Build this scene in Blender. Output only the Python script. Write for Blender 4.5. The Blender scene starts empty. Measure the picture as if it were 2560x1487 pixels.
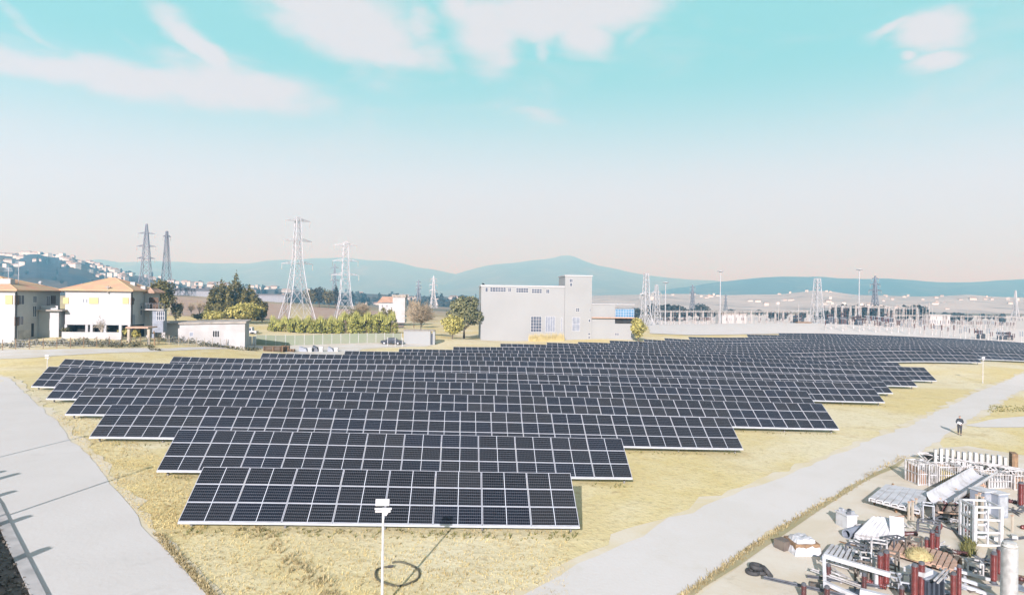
import bpy, bmesh, math, random
import numpy as np
from mathutils import Vector, Matrix
S = bpy.context.scene
C = S.collection
rad = math.radians

# ------------------------------------------------------------------ camera, world, sun, exposure
F = 1725.2            # focal length in pixels of the 2560 px wide photograph
YAW = rad(4.088); ROLL = 0.012; CAMZ = 12.3
cam_d = bpy.data.cameras.new('camera'); cam = bpy.data.objects.new('camera', cam_d); C.objects.link(cam)
cam_d.sensor_width = 36.0; cam_d.lens = 36.0 * F / 2560.0
cam_d.clip_start = 0.5; cam_d.clip_end = 30000.0
_f = Vector((math.sin(YAW), math.cos(YAW), 0)); _r = Vector((math.cos(YAW), -math.sin(YAW), 0)); _u = Vector((0, 0, 1))
_R = _r * math.cos(ROLL) + _u * math.sin(ROLL); _U = -_r * math.sin(ROLL) + _u * math.cos(ROLL)
cam.matrix_world = Matrix(((_R.x, _U.x, -_f.x, 0), (_R.y, _U.y, -_f.y, 0), (_R.z, _U.z, -_f.z, CAMZ), (0, 0, 0, 1)))
S.camera = cam

SUN_EL = rad(21.0); SUN_AZ = rad(16.0)     # shadows run towards +y, 16 degrees to +x; the sun stands opposite
sun_d = bpy.data.lights.new('sun', 'SUN'); sun = bpy.data.objects.new('sun', sun_d); C.objects.link(sun)
sun_d.energy = 5.0; sun_d.angle = rad(0.5); sun_d.color = (0.95, 1.08, 1.38)
_sd = Vector((math.sin(SUN_AZ) * math.cos(SUN_EL), math.cos(SUN_AZ) * math.cos(SUN_EL), -math.sin(SUN_EL)))
sun.rotation_euler = _sd.to_track_quat('-Z', 'Y').to_euler()

S.view_settings.view_transform = 'Standard'; S.view_settings.look = 'None'
S.view_settings.gamma = 1.0; S.view_settings.exposure = 1.06
try:
    S.cycles.use_denoising = True
    S.cycles.max_bounces = 5; S.cycles.diffuse_bounces = 3; S.cycles.glossy_bounces = 2
    S.cycles.transmission_bounces = 2; S.cycles.transparent_max_bounces = 8; S.cycles.volume_bounces = 0
    S.cycles.sample_clamp_indirect = 4.0
except Exception:
    pass

def ray(X, Y):
    a = (X - 1280.0) / F; b = -(Y - 743.5) / F
    r = math.cos(ROLL) * a - math.sin(ROLL) * b; u = math.sin(ROLL) * a + math.cos(ROLL) * b
    return Vector((math.cos(YAW) * r + math.sin(YAW), -math.sin(YAW) * r + math.cos(YAW), u))
def P(X, Y, d):                      # the point at forward distance d seen at photo position X, Y
    v = ray(X, Y) * d; return Vector((v.x, v.y, v.z + CAMZ))
def PY(X, Y, y):                     # ... on the vertical plane y = const
    v = ray(X, Y); t = y / v.y; return Vector((v.x * t, y, v.z * t + CAMZ))
def PX(X, Y, x):                     # ... on the vertical plane x = const
    v = ray(X, Y); t = x / v.x; return Vector((x, v.y * t, v.z * t + CAMZ))

w = bpy.data.worlds.new('World'); S.world = w; w.use_nodes = True
wn = w.node_tree; wn.nodes.clear()
class N:                             # small node-graph helper
    def __init__(s, tree): s.t = tree
    def new(s, typ, **kw):
        n = s.t.nodes.new(typ)
        for k, v in kw.items(): setattr(n, k, v)
        return n
    def put(s, sock, v):
        if isinstance(v, bpy.types.NodeSocket): s.t.links.new(v, sock)
        elif isinstance(v, (tuple, list)) and len(v) == 3 and sock.type == 'RGBA': sock.default_value = (*v, 1)
        else: sock.default_value = v
    def m(s, op, a, b=None, c=None, clamp=False):
        n = s.new('ShaderNodeMath', operation=op, use_clamp=clamp)
        s.put(n.inputs[0], a)
        if b is not None: s.put(n.inputs[1], b)
        if c is not None: s.put(n.inputs[2], c)
        return n.outputs[0]
    def mix(s, fac, a, b, blend='MIX'):
        n = s.new('ShaderNodeMix', data_type='RGBA', blend_type=blend)
        s.put(n.inputs[0], fac); s.put(n.inputs[6], a); s.put(n.inputs[7], b)
        return n.outputs[2]
    def step(s, v, lo, hi):
        n = s.new('ShaderNodeMapRange', interpolation_type='SMOOTHSTEP')
        s.put(n.inputs[0], v); n.inputs[1].default_value = lo; n.inputs[2].default_value = hi
        n.inputs[3].default_value = 0; n.inputs[4].default_value = 1
        return n.outputs[0]
    def noise(s, vec, scale, detail=4, rough=0.55, dist=0.0):
        n = s.new('ShaderNodeTexNoise'); n.inputs['Scale'].default_value = scale; n.inputs['Detail'].default_value = detail
        n.inputs['Roughness'].default_value = rough; n.inputs['Distortion'].default_value = dist
        if vec is not None: s.t.links.new(vec, n.inputs['Vector'])
        return n.outputs[0]
    def scalev(s, vec, sc):
        n = s.new('ShaderNodeMapping'); s.t.links.new(vec, n.inputs[0]); n.inputs['Scale'].default_value = sc
        return n.outputs[0]
q = N(wn)
tc = q.new('ShaderNodeTexCoord')
sep = q.new('ShaderNodeSeparateXYZ'); wn.links.new(tc.outputs['Generated'], sep.inputs[0])
dx, dy, dz = sep.outputs
az = q.m('ARCTAN2', dx, dy); el = q.m('ARCSINE', dz)
sky = q.new('ShaderNodeTexSky', sky_type='NISHITA', sun_disc=False, sun_elevation=SUN_EL, sun_rotation=math.pi + SUN_AZ)
nish = q.mix(1.0, sky.outputs[0], (0.055, 0.055, 0.055), 'MULTIPLY')
WHITE = (0.366, 0.402, 0.448)
CYAN = (0.138, 0.328, 0.322)
low = q.mix(q.step(dz, 0.13, 0.325), WHITE, CYAN)
base = q.mix(q.step(dz, 0.40, 0.70), low, q.mix(0.65, nish, (0.215, 0.168, 0.20)))  # reddish tint added to the unseen overhead sky, offsets cyan in shadows
# added fill: unseen sky round the sun, behind the camera, brightened for shaded walls
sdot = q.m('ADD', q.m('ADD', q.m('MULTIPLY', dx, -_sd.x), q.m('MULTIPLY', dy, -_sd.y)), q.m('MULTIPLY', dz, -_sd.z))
aur_fill = q.m('MULTIPLY', q.m('POWER', q.m('MAXIMUM', sdot, 0.0), 1.6), 0.18)
def sky_at(X, Y):
    v = ray(X, Y).normalized(); return math.atan2(v.x, v.y), math.asin(v.z)
CL = [  # photo position, half sizes in photo pixels, slant, weight: the clouds' places in the sky as azimuth / elevation
    (300, 200, 420, 36, .02, 1.0), (590, 215, 170, 48, .08, 1.0), (510, 130, 135, 28, .72, .95), (420, 60, 60, 20, .9, .5), (120, 90, 110, 13, .55, .42),
    (330, 110, 60, 12, .6, .3), (870, 60, 190, 85, .25, 1.05), (980, 130, 120, 52, .1, .9), (740, 10, 90, 30, .2, .8), (1050, 70, 45, 60, .5, .7),
    (1215, 80, 85, 85, .3, 1.0), (1150, 10, 60, 40, .3, .8), (1245, 135, 50, 34, .2, .8),
    (1430, 30, 250, 55, -.1, 1.1), (1455, 92, 75, 42, .2, .9), (1352, 100, 22, 55, -.4, .6), (1590, 85, 50, 30, -.6, .5), (1740, 40, 60, 20, .3, .28),
    (2335, 72, 72, 38, .1, 1.0), (2240, 66, 55, 15, -.3, .8), (2340, 152, 58, 17, -.08, .9), (2266, 140, 20, 12, 0, .7), (2380, 90, 40, 20, .3, .6),
    (1340, 290, 100, 22, .12, .6), (1790, 250, 60, 14, .2, .3), (1240, 265, 60, 14, .2, .35)]
tot = None
wv = q.scalev(tc.outputs['Generated'], (6.0, 6.0, 15.0))
warp = q.m('MULTIPLY', q.m('SUBTRACT', q.noise(wv, 1.3, 3), 0.5), 0.05)
warp2 = q.m('MULTIPLY', q.m('SUBTRACT', q.noise(wv, 1.9, 3), 0.5), 0.035)
azw = q.m('ADD', az, warp); elw = q.m('ADD', el, warp2)
for X, Y, rx, ry, sl, wt in CL:
    a0, e0 = sky_at(X, Y); k = 1.0 / F
    da = q.m('SUBTRACT', azw, a0); de = q.m('SUBTRACT', e0, elw)
    cs, sn = math.cos(sl), math.sin(sl)
    u = q.m('ADD', q.m('MULTIPLY', da, cs / (rx * k)), q.m('MULTIPLY', de, sn / (rx * k)))
    v = q.m('ADD', q.m('MULTIPLY', da, -sn / (ry * k)), q.m('MULTIPLY', de, cs / (ry * k)))
    r2 = q.m('ADD', q.m('MULTIPLY', u, u), q.m('MULTIPLY', v, v))
    g = q.m('MULTIPLY', q.m('POWER', 2.718, q.m('MULTIPLY', r2, -0.75)), wt)
    tot = g if tot is None else q.m('MAXIMUM', tot, g)
nz = q.noise(q.scalev(tc.outputs['Generated'], (9.0, 9.0, 20.0)), 1.6, 6, 0.6, 0.4)
thin = q.noise(q.scalev(tc.outputs['Generated'], (2.2, 2.2, 9.0)), 1.5, 5, 0.6, 0.6)
dens = q.m('ADD', tot, q.m('MULTIPLY', q.m('SUBTRACT', nz, 0.5), 0.85))
cm = q.step(dens, 0.16, 0.86)
cm = q.m('MAXIMUM', cm, q.m('MULTIPLY', q.step(thin, 0.50, 0.75), 0.30))
full = q.mix(cm, base, (0.364, 0.366, 0.366))
full = q.mix(1.0, full, q.mix(aur_fill, (0, 0, 0), (1.0, 0.98, 0.95)), 'ADD')
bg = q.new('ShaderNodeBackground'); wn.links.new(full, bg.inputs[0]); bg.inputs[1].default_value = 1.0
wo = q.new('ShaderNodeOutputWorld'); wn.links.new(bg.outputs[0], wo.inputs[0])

# ------------------------------------------------------------------ helpers
BASE = {}
def thing(name, label, cat, loc=(0, 0, 0), group=None):
    o = bpy.data.objects.new(name, None); C.objects.link(o); o.location = loc; o.empty_display_size = 0.3
    o['label'] = label; o['category'] = cat
    if group: o['group'] = group
    BASE[o.name] = Vector(loc)
    return o
def tag(o, label, cat, group=None):
    o['label'] = label; o['category'] = cat
    if group: o['group'] = group
    return o
def kind(o, k): o['kind'] = k; return o
def copy_tree(o, parent=None):
    c = o.copy(); C.objects.link(c); c.parent = parent
    for ch in list(o.children): copy_tree(ch, c)
    return c
def place(proto, used, loc, rz=0.0, sc=None, label=None, group=None):   # first call moves the original, later calls copy it
    o = proto if not used[0] else copy_tree(proto)
    used[0] = True
    o.location = loc; o.rotation_euler = (0, 0, rz)
    if sc is not None: o.scale = (sc, sc, sc) if not isinstance(sc, (tuple, list)) else sc
    if label: o['label'] = label
    if group: o['group'] = group
    return o

class MB:
    """collects shapes given in world coordinates and links them as one mesh"""
    def __init__(s): s.v = []; s.f = []; s.mi = []; s.cur = 0; s.uv = None
    def face(s, pts):
        n = len(s.v); s.v += [tuple(p) for p in pts]; s.f.append(list(range(n, n + len(pts)))); s.mi.append(s.cur)
    def hexa(s, p):   # 8 corners: bottom 4 (ccw from above), top 4
        n = len(s.v); s.v += [tuple(x) for x in p]
        for f in ((3, 2, 1, 0), (4, 5, 6, 7), (0, 1, 5, 4), (1, 2, 6, 5), (2, 3, 7, 6), (3, 0, 4, 7)):
            s.f.append([n + i for i in f]); s.mi.append(s.cur)
    def box(s, x0, x1, y0, y1, z0, z1):
        x0, x1 = min(x0, x1), max(x0, x1); y0, y1 = min(y0, y1), max(y0, y1); z0, z1 = min(z0, z1), max(z0, z1)
        s.hexa([(x0, y0, z0), (x1, y0, z0), (x1, y1, z0), (x0, y1, z0), (x0, y0, z1), (x1, y0, z1), (x1, y1, z1), (x0, y1, z1)])
    def obox(s, c, sx, sy, sz, rz=0.0, mat=None):
        M = mat if mat is not None else Matrix.Rotation(rz, 3, 'Z')
        c = Vector(c); p = []
        for z in (-1, 1):
            for x, y in ((-1, -1), (1, -1), (1, 1), (-1, 1)):
                p.append(c + M @ Vector((x * sx / 2, y * sy / 2, z * sz / 2)))
        s.hexa(p)
    def bar(s, a, b, w, h=None):
        a = Vector(a); b = Vector(b); h = h or w
        d = b - a
        if d.length < 1e-6: return
        d.normalize()
        up = Vector((0, 0, 1)) if abs(d.z) < 0.95 else Vector((0, 1, 0))
        r = d.cross(up).normalized() * (w / 2); t = r.cross(d).normalized() * (h / 2)
        s.hexa([a - r - t, a + r - t, a + r + t, a - r + t, b - r - t, b + r - t, b + r + t, b - r + t])
    def tube(s, a, b, ra, rb=None, n=8, caps=True):
        a = Vector(a); b = Vector(b); rb = ra if rb is None else rb
        d = (b - a)
        if d.length < 1e-6: return
        d.normalize()
        up = Vector((0, 0, 1)) if abs(d.z) < 0.95 else Vector((1, 0, 0))
        r = d.cross(up).normalized(); t = r.cross(d)
        k = len(s.v)
        for c, q_ in ((a, ra), (b, rb)):
            for i in range(n):
                g = 2 * math.pi * i / n
                s.v.append(tuple(c + r * (q_ * math.cos(g)) + t * (q_ * math.sin(g))))
        for i in range(n):
            j = (i + 1) % n
            s.f.append([k + i, k + n + i, k + n + j, k + j]); s.mi.append(s.cur)
        if caps:
            s.f.append([k + i for i in range(n)]); s.mi.append(s.cur)
            s.f.append([k + n + i for i in reversed(range(n))]); s.mi.append(s.cur)
    def path(s, pts, r, n=6):
        for a, b in zip(pts[:-1], pts[1:]): s.tube(a, b, r, n=n)
    def lathe(s, o, prof, n=12, axis=None):     # prof: (radius, height) along axis from o
        o = Vector(o); d = (Vector(axis) if axis is not None else Vector((0, 0, 1))).normalized()
        up = Vector((0, 0, 1)) if abs(d.z) < 0.95 else Vector((1, 0, 0))
        r = d.cross(up).normalized(); t = r.cross(d); k = len(s.v)
        for (q_, h) in prof:
            for i in range(n):
                g = 2 * math.pi * i / n
                s.v.append(tuple(o + d * h + r * (q_ * math.cos(g)) + t * (q_ * math.sin(g))))
        m = len(prof)
        for j in range(m - 1):
            for i in range(n):
                i2 = (i + 1) % n
                s.f.append([k + j * n + i, k + (j + 1) * n + i, k + (j + 1) * n + i2, k + j * n + i2]); s.mi.append(s.cur)
        s.f.append([k + i for i in range(n)]); s.mi.append(s.cur)
        s.f.append([k + (m - 1) * n + i for i in reversed(range(n))]); s.mi.append(s.cur)
    def build(s, name, mats, parent=None, smooth=False, root=None):
        b = Vector((0, 0, 0))
        if parent is not None:
            r = parent
            while r.parent is not None: r = r.parent
            b = BASE.get(r.name, Vector((0, 0, 0)))
        me = bpy.data.meshes.new(name)
        me.from_pydata([(x - b.x, y - b.y, z - b.z) for x, y, z in s.v], [], s.f)
        if not isinstance(mats, (list, tuple)): mats = [mats]
        for m in mats: me.materials.append(m)
        if len(mats) > 1: me.polygons.foreach_set('material_index', s.mi)
        if smooth: me.polygons.foreach_set('use_smooth', [True] * len(me.polygons))
        bm = bmesh.new(); bm.from_mesh(me); bmesh.ops.recalc_face_normals(bm, faces=bm.faces); bm.to_mesh(me); bm.free()
        me.update()
        o = bpy.data.objects.new(name, me); C.objects.link(o); o.parent = parent
        return o

# ------------------------------------------------------------------ materials
def new_mat(name):
    m = bpy.data.materials.new(name); m.use_nodes = True; m.node_tree.nodes.clear()
    g = N(m.node_tree); b = g.new('ShaderNodeBsdfPrincipled'); o = g.new('ShaderNodeOutputMaterial')
    m.node_tree.links.new(b.outputs[0], o.inputs[0])
    return m, g, b
def mat(name, c1, c2=None, rough=0.8, scale=0.6, metal=0.0, bump=0.0, detail=5, lo=0.35, hi=0.65, spec=0.3, stretch=None, obj=True, rnd=0.0):
    m, g, b = new_mat(name)
    t = g.new('ShaderNodeTexCoord'); vec = t.outputs['Object' if obj else 'Generated']
    if not obj:
        geo = g.new('ShaderNodeNewGeometry'); vec = geo.outputs['Position']
    if stretch: vec = g.scalev(vec, stretch)
    nz_ = g.noise(vec, scale, detail)
    col = g.mix(g.step(nz_, lo, hi), c1, c2 or tuple(0.8 * x for x in c1))
    if rnd:
        oi = g.new('ShaderNodeObjectInfo')
        k = g.m('ADD', g.m('MULTIPLY', oi.outputs['Random'], 2 * rnd), 1 - rnd)
        n = g.new('ShaderNodeVectorMath', operation='SCALE'); g.put(n.inputs[0], col); g.put(n.inputs['Scale'], k); col = n.outputs[0]
    g.put(b.inputs['Base Color'], col)
    b.inputs['Roughness'].default_value = rough; b.inputs['Metallic'].default_value = metal
    b.inputs['Specular IOR Level'].default_value = spec
    if bump:
        bn = g.new('ShaderNodeBump'); bn.inputs['Strength'].default_value = bump; bn.inputs['Distance'].default_value = 0.05
        g.put(bn.inputs['Height'], g.noise(vec, scale * 6, 4)); g.put(b.inputs['Normal'], bn.outputs[0])
    return m
def leaf_mat(name, dark, light, mid=None):
    m, g, b = new_mat(name)
    geo = g.new('ShaderNodeNewGeometry'); r = geo.outputs['Random Per Island']
    t = g.new('ShaderNodeTexCoord'); nz_ = g.noise(t.outputs['Object'], 0.9, 3)
    f = g.m('ADD', g.m('MULTIPLY', r, 0.6), g.m('MULTIPLY', g.step(nz_, .35, .65), 0.4))
    g.put(b.inputs['Base Color'], g.mix(f, dark, light)); b.inputs['Roughness'].default_value = 0.6
    b.inputs['Specular IOR Level'].default_value = 0.2
    return m
M = {}
M['wall'] = mat('white_render', (.37, .37, .365), (.33, .328, .32), .9, .35)
M['hallwall'] = mat('white_hall_render', (.255, .262, .255), (.236, .241, .232), .9, .12, detail=8, lo=.3, hi=.75)
M['shed'] = mat('whitewash', (.36, .355, .34), (.30, .29, .275), .9, .3)
M['tile'] = mat('clay_tile', (.46, .26, .16), (.40, .30, .17), .85, .5, bump=.3)
M['tile2'] = mat('old_clay_tile', (.40, .25, .17), (.30, .20, .14), .85, .8)
M['trim'] = mat('concrete_trim', (.30, .27, .23), (.22, .20, .17), .9, 1.0)
M['conc'] = mat('concrete', (.38, .36, .33), (.27, .26, .24), .9, .8, bump=.2)
M['glass'] = mat('window_glass', (.05, .06, .08), (.08, .09, .11), .12, .5, spec=.6)
M['blueglass'] = mat('blue_window', (.06, .15, .25), (.09, .20, .31), .2, .5, spec=.6)
M['shutter'] = mat('brown_shutter', (.10, .06, .035), (.07, .045, .03), .7, 3)
M['yshutter'] = mat('yellow_shutter', (.46, .38, .16), (.40, .33, .15), .7, 2)
M['dark'] = mat('dark_opening', (.02, .018, .015), (.03, .028, .025), .9, 1)
M['frame'] = mat('white_frame', (.45, .45, .45), (.40, .40, .40), .5, 3)
M['alu'] = mat('aluminium', (.50, .51, .53), (.42, .43, .45), .35, 2, metal=.35, spec=.5)
M['steel'] = mat('galvanised_steel', (.40, .41, .42), (.30, .31, .32), .5, 4, metal=.25, spec=.5)
M['dsteel'] = mat('dark_steel', (.12, .125, .135), (.08, .08, .085), .55, 3, metal=.3)
M['wsteel'] = mat('white_painted_steel', (.44, .43, .42), (.27, .25, .225), .6, 2.2)
M['white'] = mat('white_paint', (.46, .455, .45), (.33, .315, .295), .6, 1.6, lo=.40, hi=.72)
M['lattice'] = mat('pale_lattice_steel', (.38, .39, .40), (.31, .32, .33), .6, .5, metal=.2)
M['dlattice'] = mat('weathered_lattice_steel', (.16, .18, .21), (.12, .13, .16), .6, .5, metal=.3)
M['red'] = mat('brown_red_porcelain', (.145, .034, .028), (.10, .024, .02), .22, 4, spec=.6)
M['dred'] = mat('dark_porcelain', (.055, .022, .018), (.085, .026, .022), .3, 6, spec=.6)
M['ivory'] = mat('pale_porcelain', (.42, .41, .38), (.30, .29, .265), .4, 4, spec=.5)
M['wood'] = mat('weathered_wood', (.24, .15, .08), (.15, .095, .055), .85, 3, stretch=(1, 6, 1))
M['pwood'] = mat('pale_timber', (.42, .28, .20), (.34, .22, .15), .85, 2, stretch=(1, 6, 1))
M['straw'] = mat('straw_heap', (.42, .36, .17), (.34, .27, .12), .95, 5, bump=.5)
M['tarp'] = mat('white_tarpaulin', (.45, .445, .44), (.31, .30, .28), .6, 1.5, bump=.3, lo=.42, hi=.72)
M['tank'] = mat('dark_grey_paint', (.05, .06, .075), (.035, .04, .05), .45, 1.5)
M['grey'] = mat('grey_paint', (.20, .22, .25), (.15, .165, .19), .5, 1.2)
M['brown'] = mat('brown_sheet', (.14, .115, .09), (.10, .08, .065), .7, 2)
M['rubber'] = mat('black_rubber', (.03, .03, .03), (.05, .048, .045), .75, 5)
M['cable'] = mat('dark_cable', (.06, .055, .035), (.085, .08, .05), .7, 6)
M['carpaint'] = mat('dark_car_paint', (.025, .03, .04), (.03, .035, .045), .25, 1, spec=.6)
M['bark'] = mat('bark', (.12, .09, .065), (.07, .055, .04), .95, 3, bump=.4)
M['twig'] = mat('grey_brown_twigs', (.30, .24, .155), (.20, .16, .105), .95, 1.2)
M['ptrunk'] = mat('pale_trunk', (.36, .31, .24), (.28, .24, .18), .95, 2)
M['cypress'] = leaf_mat('cypress_leaf', (.025, .026, .010), (.19, .165, .055))
M['olive'] = leaf_mat('yellow_green_leaf', (.14, .132, .03), (.44, .39, .12))
M['hedge'] = leaf_mat('hedge_leaf', (.07, .082, .015), (.36, .35, .085))
M['evergreen'] = leaf_mat('evergreen_leaf', (.05, .055, .022), (.22, .215, .105))
M['fartree'] = leaf_mat('far_tree_leaf', (.015, .02, .02), (.055, .065, .06))
M['bush'] = leaf_mat('dull_bush_leaf', (.05, .05, .025), (.16, .14, .07))
M['netgreen'] = mat('green_mesh_net', (.19, .215, .145), (.215, .225, .165), .9, .25)
M['skin'] = mat('skin', (.36, .22, .16), (.33, .20, .145), .6, 5)
M['cloth'] = mat('dark_cloth', (.025, .03, .036), (.04, .045, .05), .9, 6)
M['cloth2'] = mat('charcoal_trousers', (.03, .03, .033), (.05, .05, .055), .9, 6)
M['hair'] = mat('dark_hair', (.02, .017, .015), (.03, .025, .02), .7, 20)
M['paper'] = mat('white_paper', (.5, .5, .5), (.46, .46, .46), .8, 3)
# ------------------------------------------------------------------ terrain
A_, B_, C_, D_, E_ = -0.03397589, 0.03764441, -0.11423189e-3, 0.22977023e-3, -0.26753781e-3
def quad(x, y): return .25 + A_ * x + B_ * y + C_ * x * x + D_ * x * y + E_ * y * y
TAU = rad(30.24); PW = 2.30; PH = 1.152; LIFT = 0.45      # table tilt, module pitch along and up the table, height of the lower edge
ROW_Y = [32.27, 40.75, 49.18, 57.70, 66.13, 74.66, 82.92, 91.49, 100.15, 108.69, 117.3] + [125.7 + 8.5 * k for k in range(10)]
ROW_X = [-12.75, -17.31, -25.38, -31.67, -37.98, -44.35, -47.23, -38.14, -29.06, -18.6, -10.87]
ROW_N = [8, 12, 20, 28, 32, 40, 44, 44, 44, 40, 34, 44]
FAR_TL = [(1133, 866.2), (1250.5, 858.4), (1366.3, 855.5), (1444.2, 854.6), (1523, 850.8), (1608, 847), (1660, 845), (1720, 841.9), (1866, 836), (1945, 833)]
ctrl = []
TOPR = 3 * PH * math.sin(TAU); TOPY = 3 * PH * math.cos(TAU)
for (X, Y), y in zip(FAR_TL, ROW_Y[11:]):
    p = PY(X, Y, y + TOPY); ROW_X.append(p.x); ctrl.append((p.x, y + 1.5, p.z - LIFT - TOPR))
for k in range(12, 21):
    ROW_N.append(int(math.ceil((0.895 * ROW_Y[k] - ROW_X[k]) / PW)))
for x, y in [(-12, 20), (0, 20), (12, 20), (25, 25), (40, 40), (-12, 33), (6, 33), (-20, 42), (10, 42), (-27, 50), (20, 50), (-33, 58), (0, 58), (32, 58), (-40, 67), (0, 67), (36, 67), (55, 60),
             (-45, 76), (-10, 76), (20, 76), (47, 76), (-48, 85), (-10, 85), (20, 85), (54, 85), (-38, 93), (0, 93), (30, 93), (62, 93), (-28, 101), (10, 101), (40, 101), (72, 101),
             (-18, 110), (20, 110), (45, 110), (73, 110), (-10, 119), (20, 119), (45, 119), (67, 119), (0, 127), (30, 127), (60, 127), (-22, 30), (0, 0), (-15, 5), (20, 5), (40, 15), (70, 80), (90, 100), (30, 33)]:
    ctrl.append((x, y, quad(x, y)))
for X, Y, y in [(2270, 903, 125.7), (2455, 906.5, 125.7), (2560, 902, 134.2)]:
    p = PY(X, Y, y); ctrl.append((p.x, y + 1, p.z - LIFT))
for X, Y in [(2011, 832.6), (2101, 834.7), (2252, 840.7), (2403, 846.8), (2560, 856.7)]:
    p = PY(X, Y, ROW_Y[20] + TOPY); ctrl.append((p.x, p.y - 1.5, p.z - LIFT - TOPR))
for X, Y, d in [(38, 842, 122), (-120, 846, 122), (325, 834, 127.5), (100, 873, 104), (-100, 880, 104), (420, 869, 116), (640, 862, 144), (820, 857, 152), (1000, 855, 158), (1045, 860, 158), (830, 832, 178), (1000, 832, 178),
                (757, 799, 276), (860, 803, 276), (1202, 850, 188), (1585, 850, 188), (1400, 850, 188), (500, 858, 130), (200, 834, 126), (1150, 846, 176), (2200, 815, 345), (1700, 812, 345), (2500, 822, 330), (1900, 812, 345), (2300, 812, 420), (1750, 806, 420),
                (0, 935, 78), (30, 905, 90), (-150, 960, 78), (370, 735, 420), (590, 800, 200), (2640, 870, 250), (2100, 812, 280)]:
    p = P(X, Y, d); ctrl.append((p.x, p.y, p.z))
CT = np.array(ctrl)
LK = 70.0
def kern(r): return (1 + r / LK) * np.exp(-r / LK)
def meanz(x, y): return -1.5 + 3.3 * (-1.0 / (1 + np.exp(-(x - 30) / 60.0))) * np.ones_like(y) + 2.2
_K = kern(np.hypot(CT[:, None, 0] - CT[None, :, 0], CT[:, None, 1] - CT[None, :, 1])) + 4e-4 * np.eye(len(CT))
_W = np.linalg.solve(_K, CT[:, 2] - meanz(CT[:, 0], CT[:, 1]))
def HV(x, y):
    x = np.atleast_1d(np.asarray(x, float)); y = np.atleast_1d(np.asarray(y, float))
    return meanz(x, y) + kern(np.hypot(x[:, None] - CT[None, :, 0], y[:, None] - CT[None, :, 1])) @ _W
def H(x, y): return float(HV(x, y)[0])
def G(X, Y):                          # where the line of sight through photo position X, Y meets the ground
    v = ray(X, Y); t0, t1 = 5.0, None
    ts = np.concatenate([np.linspace(5, 200, 200), np.geomspace(202, 6000, 200)])
    dz = CAMZ + v.z * ts - HV(v.x * ts, v.y * ts)
    k = int(np.argmax(dz < 0)) if (dz < 0).any() else len(ts) - 1
    a, b = ts[max(k - 1, 0)], ts[k]
    for _ in range(25):
        m_ = (a + b) / 2
        if CAMZ + v.z * m_ - H(v.x * m_, v.y * m_) < 0: b = m_
        else: a = m_
    return Vector((v.x * b, v.y * b, H(v.x * b, v.y * b)))
def depth(p): return p.x * _f.x + p.y * _f.y

def axis_lines(lo, hi, st, out, k=1.22):
    a = list(np.arange(lo, hi + 1e-6, st)); s_ = st
    while a[-1] < out: s_ *= k; a.append(a[-1] + s_)
    s_ = st; b = [lo]
    while b[-1] > -out if lo < -100 else b[-1] > -250: s_ *= k; b.append(b[-1] - s_)
    return np.array(b[:0:-1] + a)
gx = axis_lines(-130, 190, 3.2, 12500); gy = axis_lines(-20, 260, 3.2, 12800)
XX, YY = np.meshgrid(gx, gy); ZZ = HV(XX.ravel(), YY.ravel())
gm = bpy.data.meshes.new('ground'); nx_, ny_ = len(gx), len(gy)
gm.from_pydata(list(zip(XX.ravel().tolist(), YY.ravel().tolist(), ZZ.tolist())), [],
               [[j * nx_ + i, j * nx_ + i + 1, (j + 1) * nx_ + i + 1, (j + 1) * nx_ + i] for j in range(ny_ - 1) for i in range(nx_ - 1)])
gm.polygons.foreach_set('use_smooth', [True] * len(gm.polygons))

def ground_mat():
    m, g, b = new_mat('dry_grass_ground')
    pos = g.new('ShaderNodeNewGeometry').outputs['Position']
    flat = g.scalev(pos, (1, 1, 0.2))
    big = g.noise(flat, 0.045, 5, .6, .5); mid = g.noise(flat, 0.35, 6, .65, .4); fine = g.noise(flat, 3.2, 5, .7)
    c = g.mix(g.step(mid, .30, .70), (.515, .42, .185), (.55, .465, .24))
    c = g.mix(g.m('MULTIPLY', g.step(big, .42, .62), .8), c, (.58, .525, .36))
    c = g.mix(g.m('MULTIPLY', g.step(g.noise(flat, .16, 6, .65, .8), .52, .70), .55), c, (.40, .315, .16))
    c = g.mix(g.m('MULTIPLY', g.step(g.noise(flat, .55, 6, .7, 1.0), .56, .72), .65), c, (.33, .235, .115))
    c = g.mix(g.m('MULTIPLY', g.step(g.noise(flat, .9, 5, .7, .6), .64, .76), .55), c, (.20, .195, .07))
    c = g.mix(g.m('MULTIPLY', g.step(fine, .48, .70), .48), c, (.27, .215, .115))
    c = g.mix(g.m('MULTIPLY', g.step(g.noise(flat, 7.0, 4, .7), .55, .75), .35), c, (.24, .19, .10))
    sx = g.new('ShaderNodeSeparateXYZ'); g.t.links.new(pos, sx.inputs[0])
    far = g.step(sx.outputs[1], 230, 520)
    fc = g.mix(g.step(g.noise(flat, .012, 5, .6), .40, .62), (.26, .22, .16), (.12, .12, .075))
    c = g.mix(far, c, fc)
    g.put(b.inputs['Base Color'], c); b.inputs['Roughness'].default_value = .95; b.inputs['Specular IOR Level'].default_value = .1
    bn = g.new('ShaderNodeBump'); bn.inputs['Strength'].default_value = .55; bn.inputs['Distance'].default_value = .12
    g.put(bn.inputs['Height'], g.m('ADD', fine, mid)); g.put(b.inputs['Normal'], bn.outputs[0])
    return m
M['ground'] = ground_mat(); gm.materials.append(M['ground'])
ground = bpy.data.objects.new('ground', gm); C.objects.link(ground); kind(ground, 'structure')

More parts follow.
